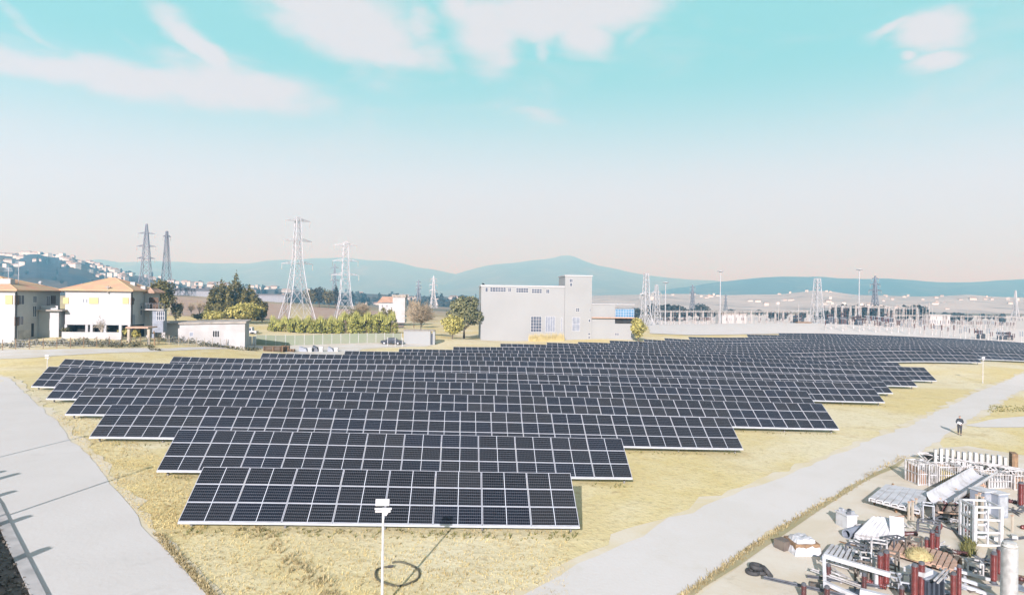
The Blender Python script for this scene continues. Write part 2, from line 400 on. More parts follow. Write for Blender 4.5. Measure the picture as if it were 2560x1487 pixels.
def paving_mat(name, c1, c2, c3, stain=.4):
    m, g, b = new_mat(name)
    pos = g.new('ShaderNodeNewGeometry').outputs['Position']; flat = g.scalev(pos, (1, 1, 0.2))
    c = g.mix(g.step(g.noise(flat, .22, 6, .6, .5), .35, .65), c1, c2)
    c = g.mix(g.m('MULTIPLY', g.step(g.noise(flat, .5, 6, .65, .7), .58, .75), stain), c, c3)
    c = g.mix(g.m('MULTIPLY', g.step(g.noise(flat, 4.0, 4, .7), .58, .75), stain * .45), c, c3)
    g.put(b.inputs['Base Color'], c); b.inputs['Roughness'].default_value = .9; b.inputs['Specular IOR Level'].default_value = .15
    bn = g.new('ShaderNodeBump'); bn.inputs['Strength'].default_value = .25; bn.inputs['Distance'].default_value = .04
    g.put(bn.inputs['Height'], g.noise(flat, 5, 4)); g.put(b.inputs['Normal'], bn.outputs[0])
    return m
M['road'] = paving_mat('pale_concrete_road', (.49, .462, .415), (.47, .442, .395), (.39, .365, .32), .5)
M['track'] = paving_mat('white_gravel_track', (.51, .48, .43), (.49, .46, .405), (.43, .395, .30), .35)
M['yard'] = paving_mat('pale_yard', (.50, .48, .43), (.46, .42, .34), (.36, .31, .22), .5)
M['gravel'] = paving_mat('white_gravel', (.53, .51, .47), (.50, .48, .44), (.40, .38, .33), .45)
M['soil'] = paving_mat('ploughed_soil', (.36, .27, .20), (.30, .22, .16), (.24, .18, .13), .6)
M['junk'] = paving_mat('trampled_dirt', (.53, .485, .395), (.48, .42, .31), (.34, .285, .20), .7)
M['verge'] = paving_mat('brown_verge', (.34, .29, .17), (.27, .24, .13), (.20, .17, .09), .6)
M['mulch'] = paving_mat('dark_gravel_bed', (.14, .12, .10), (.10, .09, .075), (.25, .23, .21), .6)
_rs = random.Random(5)
def sheet(name, pts, off, m, jit=.25, step=2.5, maxe=6.0, st='structure'):
    """a sheet draped over the ground inside the polygon pts (world x, y)"""
    out = []
    n = len(pts)
    for i in range(n):
        a, b = Vector(pts[i][:2]), Vector(pts[(i + 1) % n][:2])
        L = (b - a).length; k = max(1, min(60, int(L / step)))
        nrm = Vector((-(b - a).y, (b - a).x)).normalized() if L > 1e-6 else Vector((0, 0))
        for j in range(k):
            t = j / k; p = a.lerp(b, t)
            if j: p = p + nrm * _rs.uniform(-jit, jit)
            out.append(p)
    bm = bmesh.new(); vs = [bm.verts.new((p.x, p.y, 0)) for p in out]
    es = [bm.edges.new((vs[i], vs[(i + 1) % len(vs)])) for i in range(len(vs))]
    bmesh.ops.triangle_fill(bm, use_beauty=True, use_dissolve=False, edges=es)
    for _ in range(7):
        le = [e for e in bm.edges if e.calc_length() > maxe * (1 + max(0.0, (e.verts[0].co.y - 150) / 60))]
        if not le: break
        bmesh.ops.subdivide_edges(bm, edges=le, cuts=1); bmesh.ops.triangulate(bm, faces=bm.faces)
    bmesh.ops.beautify_fill(bm, faces=bm.faces, edges=bm.edges)
    co = np.array([v.co[:2] for v in bm.verts]); hz = HV(co[:, 0], co[:, 1])
    for v, z in zip(bm.verts, hz): v.co.z = z + off
    bmesh.ops.recalc_face_normals(bm, faces=bm.faces)
    me = bpy.data.meshes.new(name); bm.to_mesh(me); bm.free(); me.materials.append(m)
    if sum(p.normal.z for p in me.polygons) < 0: me.flip_normals()
    me.polygons.foreach_set('use_smooth', [True] * len(me.polygons))
    o = bpy.data.objects.new(name, me); C.objects.link(o); kind(o, st)
    return o
M['dust'] = paving_mat('dusty_edge', (.53, .475, .36), (.50, .43, .27), (.44, .36, .21), .6)
def grow(pts, d_):
    n = len(pts); out = []
    ar = sum(pts[i].x * pts[(i + 1) % n].y - pts[(i + 1) % n].x * pts[i].y for i in range(n)); sg = 1 if ar > 0 else -1
    for i in range(n):
        a, b = pts[i - 1], pts[(i + 1) % n]; t = Vector((b.x - a.x, b.y - a.y)).normalized(); out.append(Vector((pts[i].x + sg * t.y * d_, pts[i].y - sg * t.x * d_, 0)))
    return out
def gp(*xy): return [G(x, y) for x, y in xy]
RD = gp((525, 1500), (510, 1480), (455, 1420), (408, 1367), (345, 1290), (295, 1230), (250, 1175), (208, 1128), (160, 1075), (112, 1026), (75, 992), (50, 972), (38, 956), (20, 944), (-20, 938), (-120, 940), (-420, 1010), (-420, 1200), (-100, 1230), (0, 1262), (50, 1365), (112, 1487), (150, 1560), (520, 1560))
sheet('road_shoulder', grow(RD, .55), .018, M['dust'], .42, 1.1)
sheet('road', RD, .035, M['road'], .2, 1.4)
sheet('lane', gp((-330, 915), (-60, 900), (60, 896), (200, 886), (330, 881), (430, 877), (560, 872), (640, 871), (700, 876), (730, 884), (800, 887), (880, 884), (905, 873), (985, 868), (1060, 866), (1085, 863), (1000, 856), (820, 858), (640, 864), (420, 871), (250, 872), (100, 874), (-330, 880)), .03, M['yard'], .3)
TD = gp((1280, 1520), (1310, 1487), (1400, 1440), (1500, 1388), (1640, 1316), (1760, 1264), (1900, 1214), (2000, 1172), (2100, 1133), (2173, 1103), (2300, 1052), (2403, 1000), (2480, 965), (2560, 933), (2720, 880), (2730, 905), (2560, 973), (2478, 1015), (2390, 1070), (2310, 1126), (2173, 1194), (2100, 1236), (2000, 1290), (1900, 1350), (1780, 1430), (1660, 1512))
sheet('track_shoulder', grow(TD, .6), .018, M['dust'], .5, 1.2)
sheet('track', TD, .035, M['track'], .28, 1.3)
sheet('dirt_yard', gp((1720, 1510), (1800, 1450), (1890, 1385), (1960, 1335), (2040, 1280), (2110, 1232), (2190, 1190), (2260, 1160), (2310, 1128), (2420, 1115), (2640, 1150), (2760, 1300), (2760, 1560), (1700, 1560)), .03, M['junk'], .3)
sheet('verge', gp((1690, 1505), (1750, 1458), (1830, 1405), (1910, 1350), (1970, 1312), (2040, 1266), (2110, 1222), (2190, 1181), (2260, 1146), (2262, 1152), (2200, 1186), (2120, 1232), (2050, 1276), (1975, 1328), (1915, 1368), (1840, 1420), (1760, 1470), (1715, 1505)), .05, M['verge'], .22)
sheet('gravel_patch', gp((2410, 1063), (2470, 1050), (2570, 1040), (2660, 1046), (2660, 1066), (2560, 1068), (2450, 1068)), .03, M['track'], .3)
sheet('gravel_yard', gp((1625, 834), (1720, 838), (1866, 836), (2010, 834), (2150, 837), (2300, 843), (2420, 850), (2720, 870), (2900, 850), (2900, 796), (2560, 790), (2200, 786), (1900, 786), (1700, 790), (1615, 798)), .12, M['gravel'], .5, 6, 4)
for i, (xa, xb, ya, yb) in enumerate([(418, 560, 741, 776), (640, 720, 752, 772), (770, 1010, 752, 777)]):
    a, b, c, d = P(xa, yb, 215 + 10 * i), P(xb, yb, 215 + 10 * i), P(xb + 6, ya, 400), P(xa + 10, ya, 400)
    sheet('field', [a, b, c, d], .05 + .01 * i, M['soil'], .6, 8, 20)
# shaded bed and kerb along the left edge
kp = gp((150, 1570), (112, 1487), (50, 1365), (0, 1262), (-60, 1180), (-140, 1100), (-230, 1030))
def inset(pts, w_):
    out = []
    for i, p in enumerate(pts):
        a = pts[max(i - 1, 0)]; b = pts[min(i + 1, len(pts) - 1)]
        t = Vector((b.x - a.x, b.y - a.y)).normalized(); out.append(Vector((p.x - t.y * w_, p.y + t.x * w_, 0)))
    return out
k2 = inset(kp, .42); k3 = inset(kp, 4.5)
kb = MB()
for i in range(len(kp) - 1):
    q_ = [kp[i], kp[i + 1], k2[i + 1], k2[i]]
    zb = [H(p.x, p.y) for p in q_]
    o_ = [Vector((p.x, p.y, z)) for p, z in zip(q_, zb)]
    kb.hexa([(p.x, p.y, p.z - .1) for p in reversed(o_)] + [(p.x, p.y, p.z + .13) for p in reversed(o_)])
kind(kb.build('kerb', M['conc']), 'structure')
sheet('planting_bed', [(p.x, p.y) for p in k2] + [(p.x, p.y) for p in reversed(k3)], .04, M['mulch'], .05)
# a rough wall with posts stands outside the frame along that bed; its shade falls on the bed and the road
bw = MB(); pw_ = inset(kp, 1.75)
wall_t = thing('boundary_wall', 'rough grey boundary wall with short posts along the road on the far left', 'wall', tuple(pw_[3].xy) + (H(pw_[3].x, pw_[3].y),))

# ------------------------------------------------------------------ solar rows
def cell_mat():
    m, g, b = new_mat('solar_cells')
    uv = g.new('ShaderNodeTexCoord').outputs['UV']; s_ = g.new('ShaderNodeSeparateXYZ'); g.t.links.new(uv, s_.inputs[0])
    u, v = s_.outputs[0], s_.outputs[1]
    def line(c, n, wd):
        f = g.m('FRACT', g.m('MULTIPLY', c, n)); d = g.m('ABSOLUTE', g.m('SUBTRACT', f, .5)); return g.m('GREATER_THAN', d, .5 - wd)
    oi = g.new('ShaderNodeObjectInfo').outputs['Random']
    wn_ = g.new('ShaderNodeTexWhiteNoise', noise_dimensions='1D'); g.put(wn_.inputs['W'], g.m('MULTIPLY', oi, 91.7))
    c = g.mix(g.step(oi, .45, .75), (.0074, .0079, .0092), (.0058, .0074, .0115))
    c = g.mix(g.m('MULTIPLY', g.m('GREATER_THAN', wn_.outputs[0], .86), .8), c, (.0125, .0122, .0118))
    fl = g.m('FLOOR', g.m('MULTIPLY', u, 2.0))
    wh = g.new('ShaderNodeTexWhiteNoise', noise_dimensions='2D'); cv = g.new('ShaderNodeCombineXYZ'); g.put(cv.inputs[0], g.m('ADD', fl, g.m('MULTIPLY', oi, 53.0))); g.t.links.new(cv.outputs[0], wh.inputs['Vector'])
    k = g.m('ADD', g.m('MULTIPLY', wh.outputs[0], .5), .75)
    sc = g.new('ShaderNodeVectorMath', operation='SCALE'); g.put(sc.inputs[0], c); g.put(sc.inputs['Scale'], k); c = sc.outputs[0]
    ln = g.m('MAXIMUM', g.m('MULTIPLY', line(u, 24, .035), .26), g.m('MULTIPLY', line(v, 6, .033), .50))
    c = g.mix(ln, c, (.30, .32, .35))
    mid = g.m('LESS_THAN', g.m('ABSOLUTE', g.m('SUBTRACT', u, .5)), .0075)
    c = g.mix(mid, c, (.42, .44, .46))
    g.put(b.inputs['Base Color'], c); b.inputs['Roughness'].default_value = .16; b.inputs['Specular IOR Level'].default_value = .27
    return m
M['cells'] = cell_mat()
MW, MHH = 2.278, 1.134
def module_meshes():
    e = .028; t = .035
    me = bpy.data.meshes.new('solar_module'); x, y = MW / 2, MHH / 2
    v = [(-x + e, -y + e, t - .004), (x - e, -y + e, t - .004), (x - e, y - e, t - .004), (-x + e, y - e, t - .004)]
    me.from_pydata(v, [], [[0, 1, 2, 3]]); me.materials.append(M['cells'])
    uvl = me.uv_layers.new(name='uv')
    for i, c in enumerate([(0, 0), (1, 0), (1, 1), (0, 1)]): uvl.data[i].uv = c
    bm = bmesh.new()
    o_ = [(-x, -y), (x, -y), (x, y), (-x, y)]; n_ = [(-x + e, -y + e), (x - e, -y + e), (x - e, y - e), (-x + e, y - e)]
    ot = [bm.verts.new((a, b, t)) for a, b in o_]; it = [bm.verts.new((a, b, t)) for a, b in n_]
    ob = [bm.verts.new((a, b, 0)) for a, b in o_]; il = [bm.verts.new((a, b, t - .008)) for a, b in n_]
    for i in range(4):
        j = (i + 1) % 4
        bm.faces.new((ot[i], ot[j], it[j], it[i])); bm.faces.new((ob[i], ob[j], ot[j], ot[i])); bm.faces.new((it[i], it[j], il[j], il[i]))
    bm.faces.new(list(reversed(ob)))
    fr = bpy.data.meshes.new('module_frame'); bm.to_mesh(fr); fr.materials.append(M['alu'])
    bm2 = bmesh.new(); bm2.from_mesh(me); uvb = bm2.loops.layers.uv.verify()
    bm2.from_mesh(fr); bm2.faces.ensure_lookup_table()
    for f in bm2.faces[1:]: f.material_index = 1
    both = bpy.data.meshes.new('framed_module'); bm2.to_mesh(both); both.materials.append(M['cells']); both.materials.append(M['alu'])
    bm.free(); bm2.free()
    return me, fr, both
M['gsteel'] = mat('dull_steel', (.19, .185, .17), (.13, .125, .115), .6, 3)
GL, FRM, BOTH = module_meshes()
ORD = ['front', 'second', 'third', 'fourth', 'fifth', 'sixth', 'seventh', 'eighth', 'ninth', 'tenth', 'eleventh', 'twelfth', 'thirteenth', 'fourteenth', 'fifteenth', 'sixteenth', 'seventeenth', 'eighteenth', 'nineteenth', 'twentieth', 'rearmost']
NUM = {8: 'eight', 12: 'twelve', 20: 'twenty', 28: 'twenty-eight', 32: 'thirty-two', 40: 'forty', 44: 'forty-four', 34: 'thirty-four'}
ct, st_ = math.cos(TAU), math.sin(TAU)
ROWOBJ = []
for r in range(21):
    x0, y0, n = ROW_X[r], ROW_Y[r], ROW_N[r]
    if r == 0: lab = 'front row of dark solar panels, eight modules wide, behind the white floodlight post'
    elif r == 20: lab = 'rearmost row of solar panels beside the white gravel of the substation'
    elif r < 12: lab = f'{ORD[r]} row of dark solar panels counted from the front, {NUM[n]} modules wide'
    else: lab = f'{ORD[r]} row of dark solar panels counted from the front, running out of frame at right'
    xs = x0 + PW * np.arange(n + 1); hz = HV(xs, np.full(n + 1, y0 + 1.5))
    hz = np.convolve(np.concatenate([[hz[0]] * 2, hz, [hz[-1]] * 2]), [.1, .2, .4, .2, .1], 'valid')
    root = thing('solar_panel_row', lab, 'solar panels', (x0, y0, float(hz[0])), 'rows of ground mounted solar panels')
    ROWOBJ.append(root); ox, oy, oz = x0, y0, float(hz[0])
    rest = []; cnt = 0
    for j in (2, 1, 0):
        for i in range(n):
            sl = (hz[i + 1] - hz[i]) / PW
            u_ = Vector((1, 0, sl)).normalized(); vv = Vector((0, ct, st_)); w_ = u_.cross(vv).normalized(); vv = w_.cross(u_).normalized()
            s_ = (j + .5) * PH
            c = Vector((xs[i] + PW / 2 - ox, s_ * ct, (hz[i] + hz[i + 1]) / 2 - oz + LIFT + s_ * st_))
            mt = Matrix(((u_.x, vv.x, w_.x, c.x), (u_.y, vv.y, w_.y, c.y), (u_.z, vv.z, w_.z, c.z), (0, 0, 0, 1)))
            if cnt < 100 and not (r >= 7 and j == 0):
                if r < 3:
                    o = bpy.data.objects.new('solar_module', GL); C.objects.link(o); o.parent = root; o.matrix_local = mt
                    f_ = bpy.data.objects.new('module_frame', FRM); C.objects.link(f_); f_.parent = o
                else:
                    o = bpy.data.objects.new('solar_module', BOTH); C.objects.link(o); o.parent = root; o.matrix_local = mt
                cnt += 1
            else: rest.append(mt)
    if rest:
        bm = bmesh.new(); 
        for mt in rest:
            k = len(bm.verts); bm.from_mesh(BOTH); bm.verts.ensure_lookup_table()
            bmesh.ops.transform(bm, matrix=mt, verts=bm.verts[k:])
        me = bpy.data.meshes.new('module_array'); bm.to_mesh(me); bm.free(); me.materials.append(M['cells']); me.materials.append(M['alu'])
        o = bpy.data.objects.new('module_array', me); C.objects.link(o); o.parent = root; o['kind'] = 'stuff'
    # substructure: purlins, rafters, posts
    mb = MB(); gu = MB()
    for i in range(n):
        for s_ in (.3, 1.45, 2.0, 3.15):
            a = (xs[i], y0 + s_ * ct + .03, hz[i] + LIFT + s_ * st_ - .06); b = (xs[i + 1], y0 + s_ * ct + .03, hz[i + 1] + LIFT + s_ * st_ - .06)
            mb.bar(a, b, .05, .08)
        gu.bar((xs[i], y0 - .012, hz[i] + LIFT - .045), (xs[i + 1], y0 - .012, hz[i + 1] + LIFT - .045), .03, .09)
    mb.build('purlin_grid', M['steel'], root); gu.build('edge_rail', M['alu'], root)
    pb = MB(); posts = []
    for i in range(n + 1):
        if (i % 2 == 0 and i < n) or i == n:
            xx = xs[i] + (.35 if i == 0 else (-.35 if i == n else 0))
            mbp = MB()
            mbp.box(xx - .05, xx + .05, y0 + .62, y0 + .72, hz[i] - .4, hz[i] + LIFT + .62 * st_ / ct - .08)
            mbp.box(xx - .05, xx + .05, y0 + 2.32, y0 + 2.42, hz[i] - .4, hz[i] + LIFT + 2.32 * st_ / ct - .08)
            mbp.bar((xx, y0 + .1, hz[i] + LIFT + .1 * st_ / ct - .12), (xx, y0 + 2.9, hz[i] + LIFT + 2.9 * st_ / ct - .12), .06, .1)
            mbp.bar((xx, y0 + .67, hz[i] + .25), (xx, y0 + 1.9, hz[i] + LIFT + 1.9 * st_ / ct - .15), .05)
            if r < 6: mbp.build('support_frame', M['gsteel'], root)
            else:
                k = len(pb.v); pb.v += mbp.v; pb.f += [[a + k for a in f] for f in mbp.f]; pb.mi += mbp.mi
    if pb.v: pb.build('support_frames', M['gsteel'], root)['kind'] = 'stuff'
# ------------------------------------------------------------------ boundary wall outside the frame on the left
sdir = Vector((math.sin(SUN_AZ), math.cos(SUN_AZ)))
wl = inset(kp, 4.7)
def wall_hit(tip):
    best = None
    for a, b in zip(wl[:-1], wl[1:]):
        d = Vector((b.x - a.x, b.y - a.y)); e = Vector((tip.x - a.x, tip.y - a.y))
        den = d.x * (-sdir.y) - d.y * (-sdir.x)
        if abs(den) < 1e-9: continue
        # a + d*k = tip - sdir*t
        k = (e.x * sdir.y - e.y * sdir.x) / (d.x * sdir.y - d.y * sdir.x)
        t = (tip.x - (a.x + d.x * k)) / sdir.x
        if -.02 <= k <= 1.02 and t > 0 and (best is None or t < best[0]): best = (t, a.x + d.x * k, a.y + d.y * k)
    return best
wb_ = MB()
for a, b in zip(wl[:-1], wl[1:]):
    za, zb = H(a.x, a.y), H(b.x, b.y); h = 2.12
    d = Vector((b.x - a.x, b.y - a.y)).normalized(); n_ = Vector((-d.y, d.x)) * .125
    wb_.hexa([(a.x - n_.x, a.y - n_.y, za - .3), (a.x + n_.x, a.y + n_.y, za - .3), (b.x + n_.x, b.y + n_.y, zb - .3), (b.x - n_.x, b.y - n_.y, zb - .3),
              (a.x - n_.x, a.y - n_.y, za + h), (a.x + n_.x, a.y + n_.y, za + h), (b.x + n_.x, b.y + n_.y, zb + h), (b.x - n_.x, b.y - n_.y, zb + h)])
wb_.build('wall_panel', M['conc'], wall_t)
for X, Y in [(36, 1228), (74, 1290), (121, 1370), (182, 1473), (46, 1184), (10, 1178), (-60, 1130), (-110, 1090)]:
    h_ = wall_hit(G(X, Y))
    if h_:
        t, x, y = h_; z = H(x, y); b = MB(); top = H(G(X, Y).x, G(X, Y).y) + t * math.tan(SUN_EL)
        b.obox((x, y, (z + top) / 2 - .2), .34, .34, top - z + .4, .9); b.build('wall_post', M['conc'], wall_t)
for X, Y in [(386, 1168), (224, 1090)]:
    tip = G(X, Y); h_ = wall_hit(tip)
    if h_:
        t, x, y = h_; x -= .3; y -= .25; z = H(x, y); top = tip.z + t * math.tan(SUN_EL)
        p = thing('camera_pole', 'thin tall pole whose narrow shadow crosses the left road', 'pole', (x, y, z), 'thin poles along the left wall')
        b = MB(); b.tube((x, y, z - .3), (x, y, top), .085, .06, 8); b.build('pole_shaft', M['steel'], p)
        b = MB(); b.box(x - .16, x + .16, y - .1, y + .1, top, top + .12); b.build('pole_cap', M['white'], p)

# ------------------------------------------------------------------ hills and mountains
def interp(pts, X):
    xs, ys = zip(*pts); return float(np.interp(X, xs, ys))
def ridge(name, pts, d0, d1, d2, m, step=14, nd=16, rough=.06, seed=1, base=None):
    """a hill range in the round: its foot at distance d0, crest at d1, far foot at d2"""
    X0, X1 = pts[0][0], pts[-1][0]; xs = np.arange(X0, X1 + 1, step); v = []; f = []
    rs = np.random.RandomState(seed); ph = rs.rand(12) * 6.28; fq = rs.rand(12) * 3 + 1
    def z_at(X, t):
        r = ray(X, interp(pts, X)); zc = CAMZ + r.z * d1
        d = d0 + (d2 - d0) * t; tc_ = (d1 - d0) / (d2 - d0)
        p = ray(X, 743.5); zb = -6.0 if base is None else base
        k = math.sin(math.pi / 2 * min(1, t / tc_)) ** 1.15 if t <= tc_ else math.cos(math.pi / 2 * (t - tc_) / (1 - tc_))
        wob = sum(math.sin(fq[i] * (X / 90.0) * (1 + .35 * i) + ph[i] + 5 * t * (i % 3 - 1)) / (1 + .5 * i) for i in range(6)) * rough
        return zb + (zc - zb) * k * (1 + wob * (1 - abs(2 * min(t / tc_, 1) - 1)) if t < tc_ else 1), d
    for t in np.linspace(0, 1, nd):
        for X in xs:
            z, d = z_at(X, t); r = ray(X, 743.5) * d
            if t == 0: z = min(z, H(r.x, r.y) - 3)
            if t == 1: z = -30
            v.append((r.x, r.y, z))
    n = len(xs)
    for j in range(nd - 1):
        for i in range(n - 1): f.append([j * n + i, j * n + i + 1, (j + 1) * n + i + 1, (j + 1) * n + i])
    me = bpy.data.meshes.new(name); me.from_pydata(v, [], f); me.materials.append(m)
    me.polygons.foreach_set('use_smooth', [True] * len(f))
    o = bpy.data.objects.new(name, me); C.objects.link(o); kind(o, 'structure')
    def at(X, t):
        z, d = z_at(X, t); r = ray(X, 743.5) * d; return Vector((r.x, r.y, z))
    return at
def hill_mat(name, a, b_, c_, sc):
    m, g, b = new_mat(name)
    pos = g.new('ShaderNodeNewGeometry').outputs['Position']
    c = g.mix(g.step(g.noise(pos, sc, 6, .65), .38, .62), a, b_)
    c = g.mix(g.m('MULTIPLY', g.step(g.noise(pos, sc * 3.1, 5, .6), .52, .68), .8), c, c_)
    g.put(b.inputs['Base Color'], c); b.inputs['Roughness'].default_value = 1; b.inputs['Specular IOR Level'].default_value = 0
    return m
M['hill'] = hill_mat('scrub_hill', (.05, .043, .034), (.10, .083, .062), (.22, .185, .14), .008)
M['mount'] = hill_mat('hazed_forest_mountain', (.085, .105, .11), (.13, .15, .15), (.21, .21, .20), .0016)  # forest colour lightened, so part of the distance haze is painted in
M['mount2'] = hill_mat('dark_wooded_mountain', (.03, .055, .075), (.06, .085, .10), (.12, .14, .14), .002)
M['foot'] = hill_mat('hazed_foothill', (.34, .33, .31), (.44, .42, .39), (.20, .20, .19), .004)  # whitish haze is painted into the foothill colour
hill_at = ridge('hill', [(-420, 630), (-200, 636), (0, 643), (70, 640), (150, 648), (210, 657), (240, 664), (300, 684), (400, 700), (480, 709), (560, 715), (700, 722), (850, 731), (1000, 738), (1150, 743), (1300, 748), (1420, 756)], 760, 1750, 3000, M['hill'], 14, 18, .05, 3)
ridge('mountain', [(-500, 640), (-200, 650), (0, 655), (200, 652), (300, 657), (430, 655), (560, 662), (650, 658), (760, 649), (860, 646), (960, 655), (1060, 672), (1150, 690), (1250, 706), (1350, 722), (1450, 745)], 4700, 8000, 9800, M['mount'], 20, 14, .05, 9)
ridge('mountain', [(1000, 745), (1080, 705), (1130, 690), (1200, 668), (1280, 660), (1340, 656), (1375, 648), (1400, 640), (1425, 640), (1450, 651), (1500, 668), (1560, 681), (1620, 691), (1700, 697), (1800, 706), (1900, 722), (2000, 752)], 4300, 7600, 9500, M['mount'], 16, 14, .05, 5)
ridge('mountain', [(1500, 748), (1600, 738), (1680, 722), (1740, 714), (1800, 704), (1880, 697), (1950, 693), (2050, 693), (2150, 697), (2250, 700), (2350, 706), (2430, 706), (2500, 702), (2560, 699), (2650, 690), (2800, 684), (3000, 690)], 2900, 4300, 6200, M['mount2'], 16, 14, .06, 7)
foot_at = ridge('foothill', [(1250, 752), (1400, 742), (1550, 737), (1700, 735), (1830, 738), (1950, 736), (2030, 728), (2080, 730), (2150, 738), (2300, 742), (2420, 738), (2560, 745), (2800, 742), (3000, 745)], 900, 2300, 2900, M['foot'], 16, 14, .05, 8)

# ------------------------------------------------------------------ trees
def leaves(mb, rng, lobes, n, s, up=0.3, hollow=.55):
    wts = [l[1][0] * l[1][1] * l[1][2] for l in lobes]; tw = sum(wts)
    for (c, rr), wt in zip(lobes, wts):
        for _ in range(max(3, int(n * wt / tw))):
            d = Vector((rng.gauss(0, 1), rng.gauss(0, 1), rng.gauss(0, 1))).normalized()
            k = hollow + (1 - hollow) * rng.random() ** .6
            p = Vector((c[0] + d.x * rr[0] * k, c[1] + d.y * rr[1] * k, c[2] + d.z * rr[2] * k))
            nr = (d + Vector((rng.gauss(0, .55), rng.gauss(0, .55), rng.gauss(0, .55) + up))).normalized()
            a = nr.orthogonal().normalized(); b = nr.cross(a); g = rng.random() * 6.28
            a, b = a * math.cos(g) + b * math.sin(g), b * math.cos(g) - a * math.sin(g)
            q_ = s * rng.uniform(.6, 1.35); h = q_ * rng.uniform(.5, .9)
            mb.face([p - a * q_ - b * h * .4, p + b * -h, p + a * q_ - b * h * .2, p + b * h])
def limb_tree(mb, rng, x, y, z, h, r, nl=5, spread=.35, lean=0):
    top = Vector((x + lean, y, z + h)); mb.tube((x, y, z - .3), top, r, r * .35, 7)
    for i in range(nl):
        t = rng.uniform(.35, .9); b0 = Vector((x + lean * t, y, z + h * t)); a = rng.random() * 6.28
        b1 = b0 + Vector((math.cos(a) * spread * h, math.sin(a) * spread * h, h * rng.uniform(.15, .4)))
        mb.tube(b0, b1, r * .4, r * .12, 5)
def tree(name, label, loc, crown_lobes, leaf, nleaf, ls, trunk_h, trunk_r, seed, group=None, cat='tree', bark='bark', up=.3, hollow=.55):
    rng = random.Random(seed); t = thing(name, label, cat, loc, group)
    x, y, z = loc; b = MB(); limb_tree(b, rng, x, y, z, trunk_h, trunk_r, 6); b.build('trunk', M[bark], t)
    b = MB(); leaves(b, rng, [((x + c[0], y + c[1], z + c[2]), rr) for c, rr in crown_lobes], nleaf, ls, up, hollow)
    b.build('crown', M[leaf], t)
    return t
def lobes_round(rng, w_, h, n=9, zc=.55):
    out = [((0, 0, h * zc), (w_ * .36, w_ * .36, h * .34))]
    for i in range(n):
        a = rng.random() * 6.28; e = rng.uniform(-.45, .9)
        out.append(((math.cos(a) * w_ * .30 * math.cos(e), math.sin(a) * w_ * .30 * math.cos(e), h * (zc + .30 * math.sin(e))), (w_ * rng.uniform(.14, .24),) * 2 + (h * rng.uniform(.12, .2),)))
    return out
def base_on(X, Y, d):                  # ground point along the sight line column of X at distance d
    r = ray(X, Y) * d; return Vector((r.x, r.y, H(r.x, r.y)))
def px(n, d): return n * d / F
# cypress clump behind the low shed
cyp = [(526, 722, 9), (534, 708, 9), (543, 704, 9), (553, 692, 8), (562, 700, 9), (571, 704, 9), (590, 676, 9), (600, 700, 9), (610, 712, 10), (621, 706, 9), (632, 718, 10), (643, 734, 10), (581, 694, 8), (572, 722, 11), (606, 726, 11), (546, 726, 11), (651, 752, 9)]
rng = random.Random(11)
for i, (X, Yt, wpx) in enumerate(cyp):
    d = 205 + (i * 7 % 5) * 1.5; g0 = base_on(X, 800, d); top = P(X, Yt, d).z; h = top - g0.z; w_ = px(wpx * 3.2, d)
    t = thing('cypress', 'tall narrow cypress in the dark clump behind the round yellow-green bush', 'tree', g0, 'cypresses in one dark clump'); 
    if i == 6: t['label'] = 'tallest pointed cypress of the dark clump, its tip against the sky'
    b = MB(); b.tube((g0.x, g0.y, g0.z - .3), (g0.x, g0.y, g0.z + h * .6), .2, .08, 6); b.build('trunk', M['bark'], t)
    b = MB(); lb = []
    for k in range(11):
        u = (k + .5) / 11; ww = w_ * .5 * (math.sin(math.pi * min(1, u * 1.25 + .18)) ** .7 if u < .66 else (1 - u) * 2.0 + .06)
        lb.append(((g0.x + rng.uniform(-.2, .2), g0.y + rng.uniform(-.2, .2), g0.z + h * (.04 + .95 * u)), (ww, ww, h * .09)))
    leaves(b, rng, lb, 1500, .30, .8, .5); b.build('crown', M['cypress'], t)
def bush(X, Y0, Y1, wpx, d, leaf, label, n, ls, seed, name='bush', group=None, zc=.5, cat='bush'):
    g0 = base_on(X, Y0, d); h = P(X, Y1, d).z - g0.z; w_ = px(wpx, d); r_ = random.Random(seed)
    return tree(name, label, g0, lobes_round(r_, w_ * 1.06, h * 1.14, 13, zc), leaf, n, ls, h * .5, max(.08, h * .03), seed, group, cat)
bush(610, 806, 754, 98, 190, 'olive', 'big round yellow-green bush in front of the cypress clump', 2600, .30, 21)
bush(533, 806, 775, 62, 186, 'olive', 'small rounded green bush left of the big yellow-green bush', 1100, .27, 22)
bush(500, 806, 783, 46, 190, 'bush', 'low dull green bush left of the cypress clump', 600, .27, 23)
bush(655, 808, 750, 34, 200, 'cypress', 'dark evergreen at the right end of the cypress clump', 900, .3, 24)
bush(402, 790, 706, 70, 172, 'cypress', 'dark evergreen tree rising behind the right house', 2200, .3, 25, 'evergreen_tree', None, .6, 'tree')
bush(440, 795, 752, 30, 176, 'bush', 'dull brownish shrub right of the dark evergreen behind the house', 700, .25, 26)
bush(1160, 838, 744, 90, 186, 'evergreen', 'broad grey-green evergreen tree beside the white hall', 4200, .30, 27, 'evergreen_tree', None, .58, 'tree')
bush(1131, 846, 788, 64, 172, 'olive', 'round yellow shrub in front of the grey-green tree', 2200, .25, 28)
bush(1596, 850, 792, 40, 184, 'olive', 'green shrub at the right corner of the white hall', 1500, .27, 29)
bush(1209, 838, 716, 16, 194, 'fartree', 'dark tree peeping out at the left edge of the hall', 500, .28, 30, 'tree', None, .6, 'tree')
bush(890, 806, 770, 44, 196, 'bush', 'small bushy tree between the two reed hedges', 700, .28, 31)
bush(960, 800, 766, 20, 220, 'cypress', 'left dark shrub before the small red roofed house', 300, .28, 32)
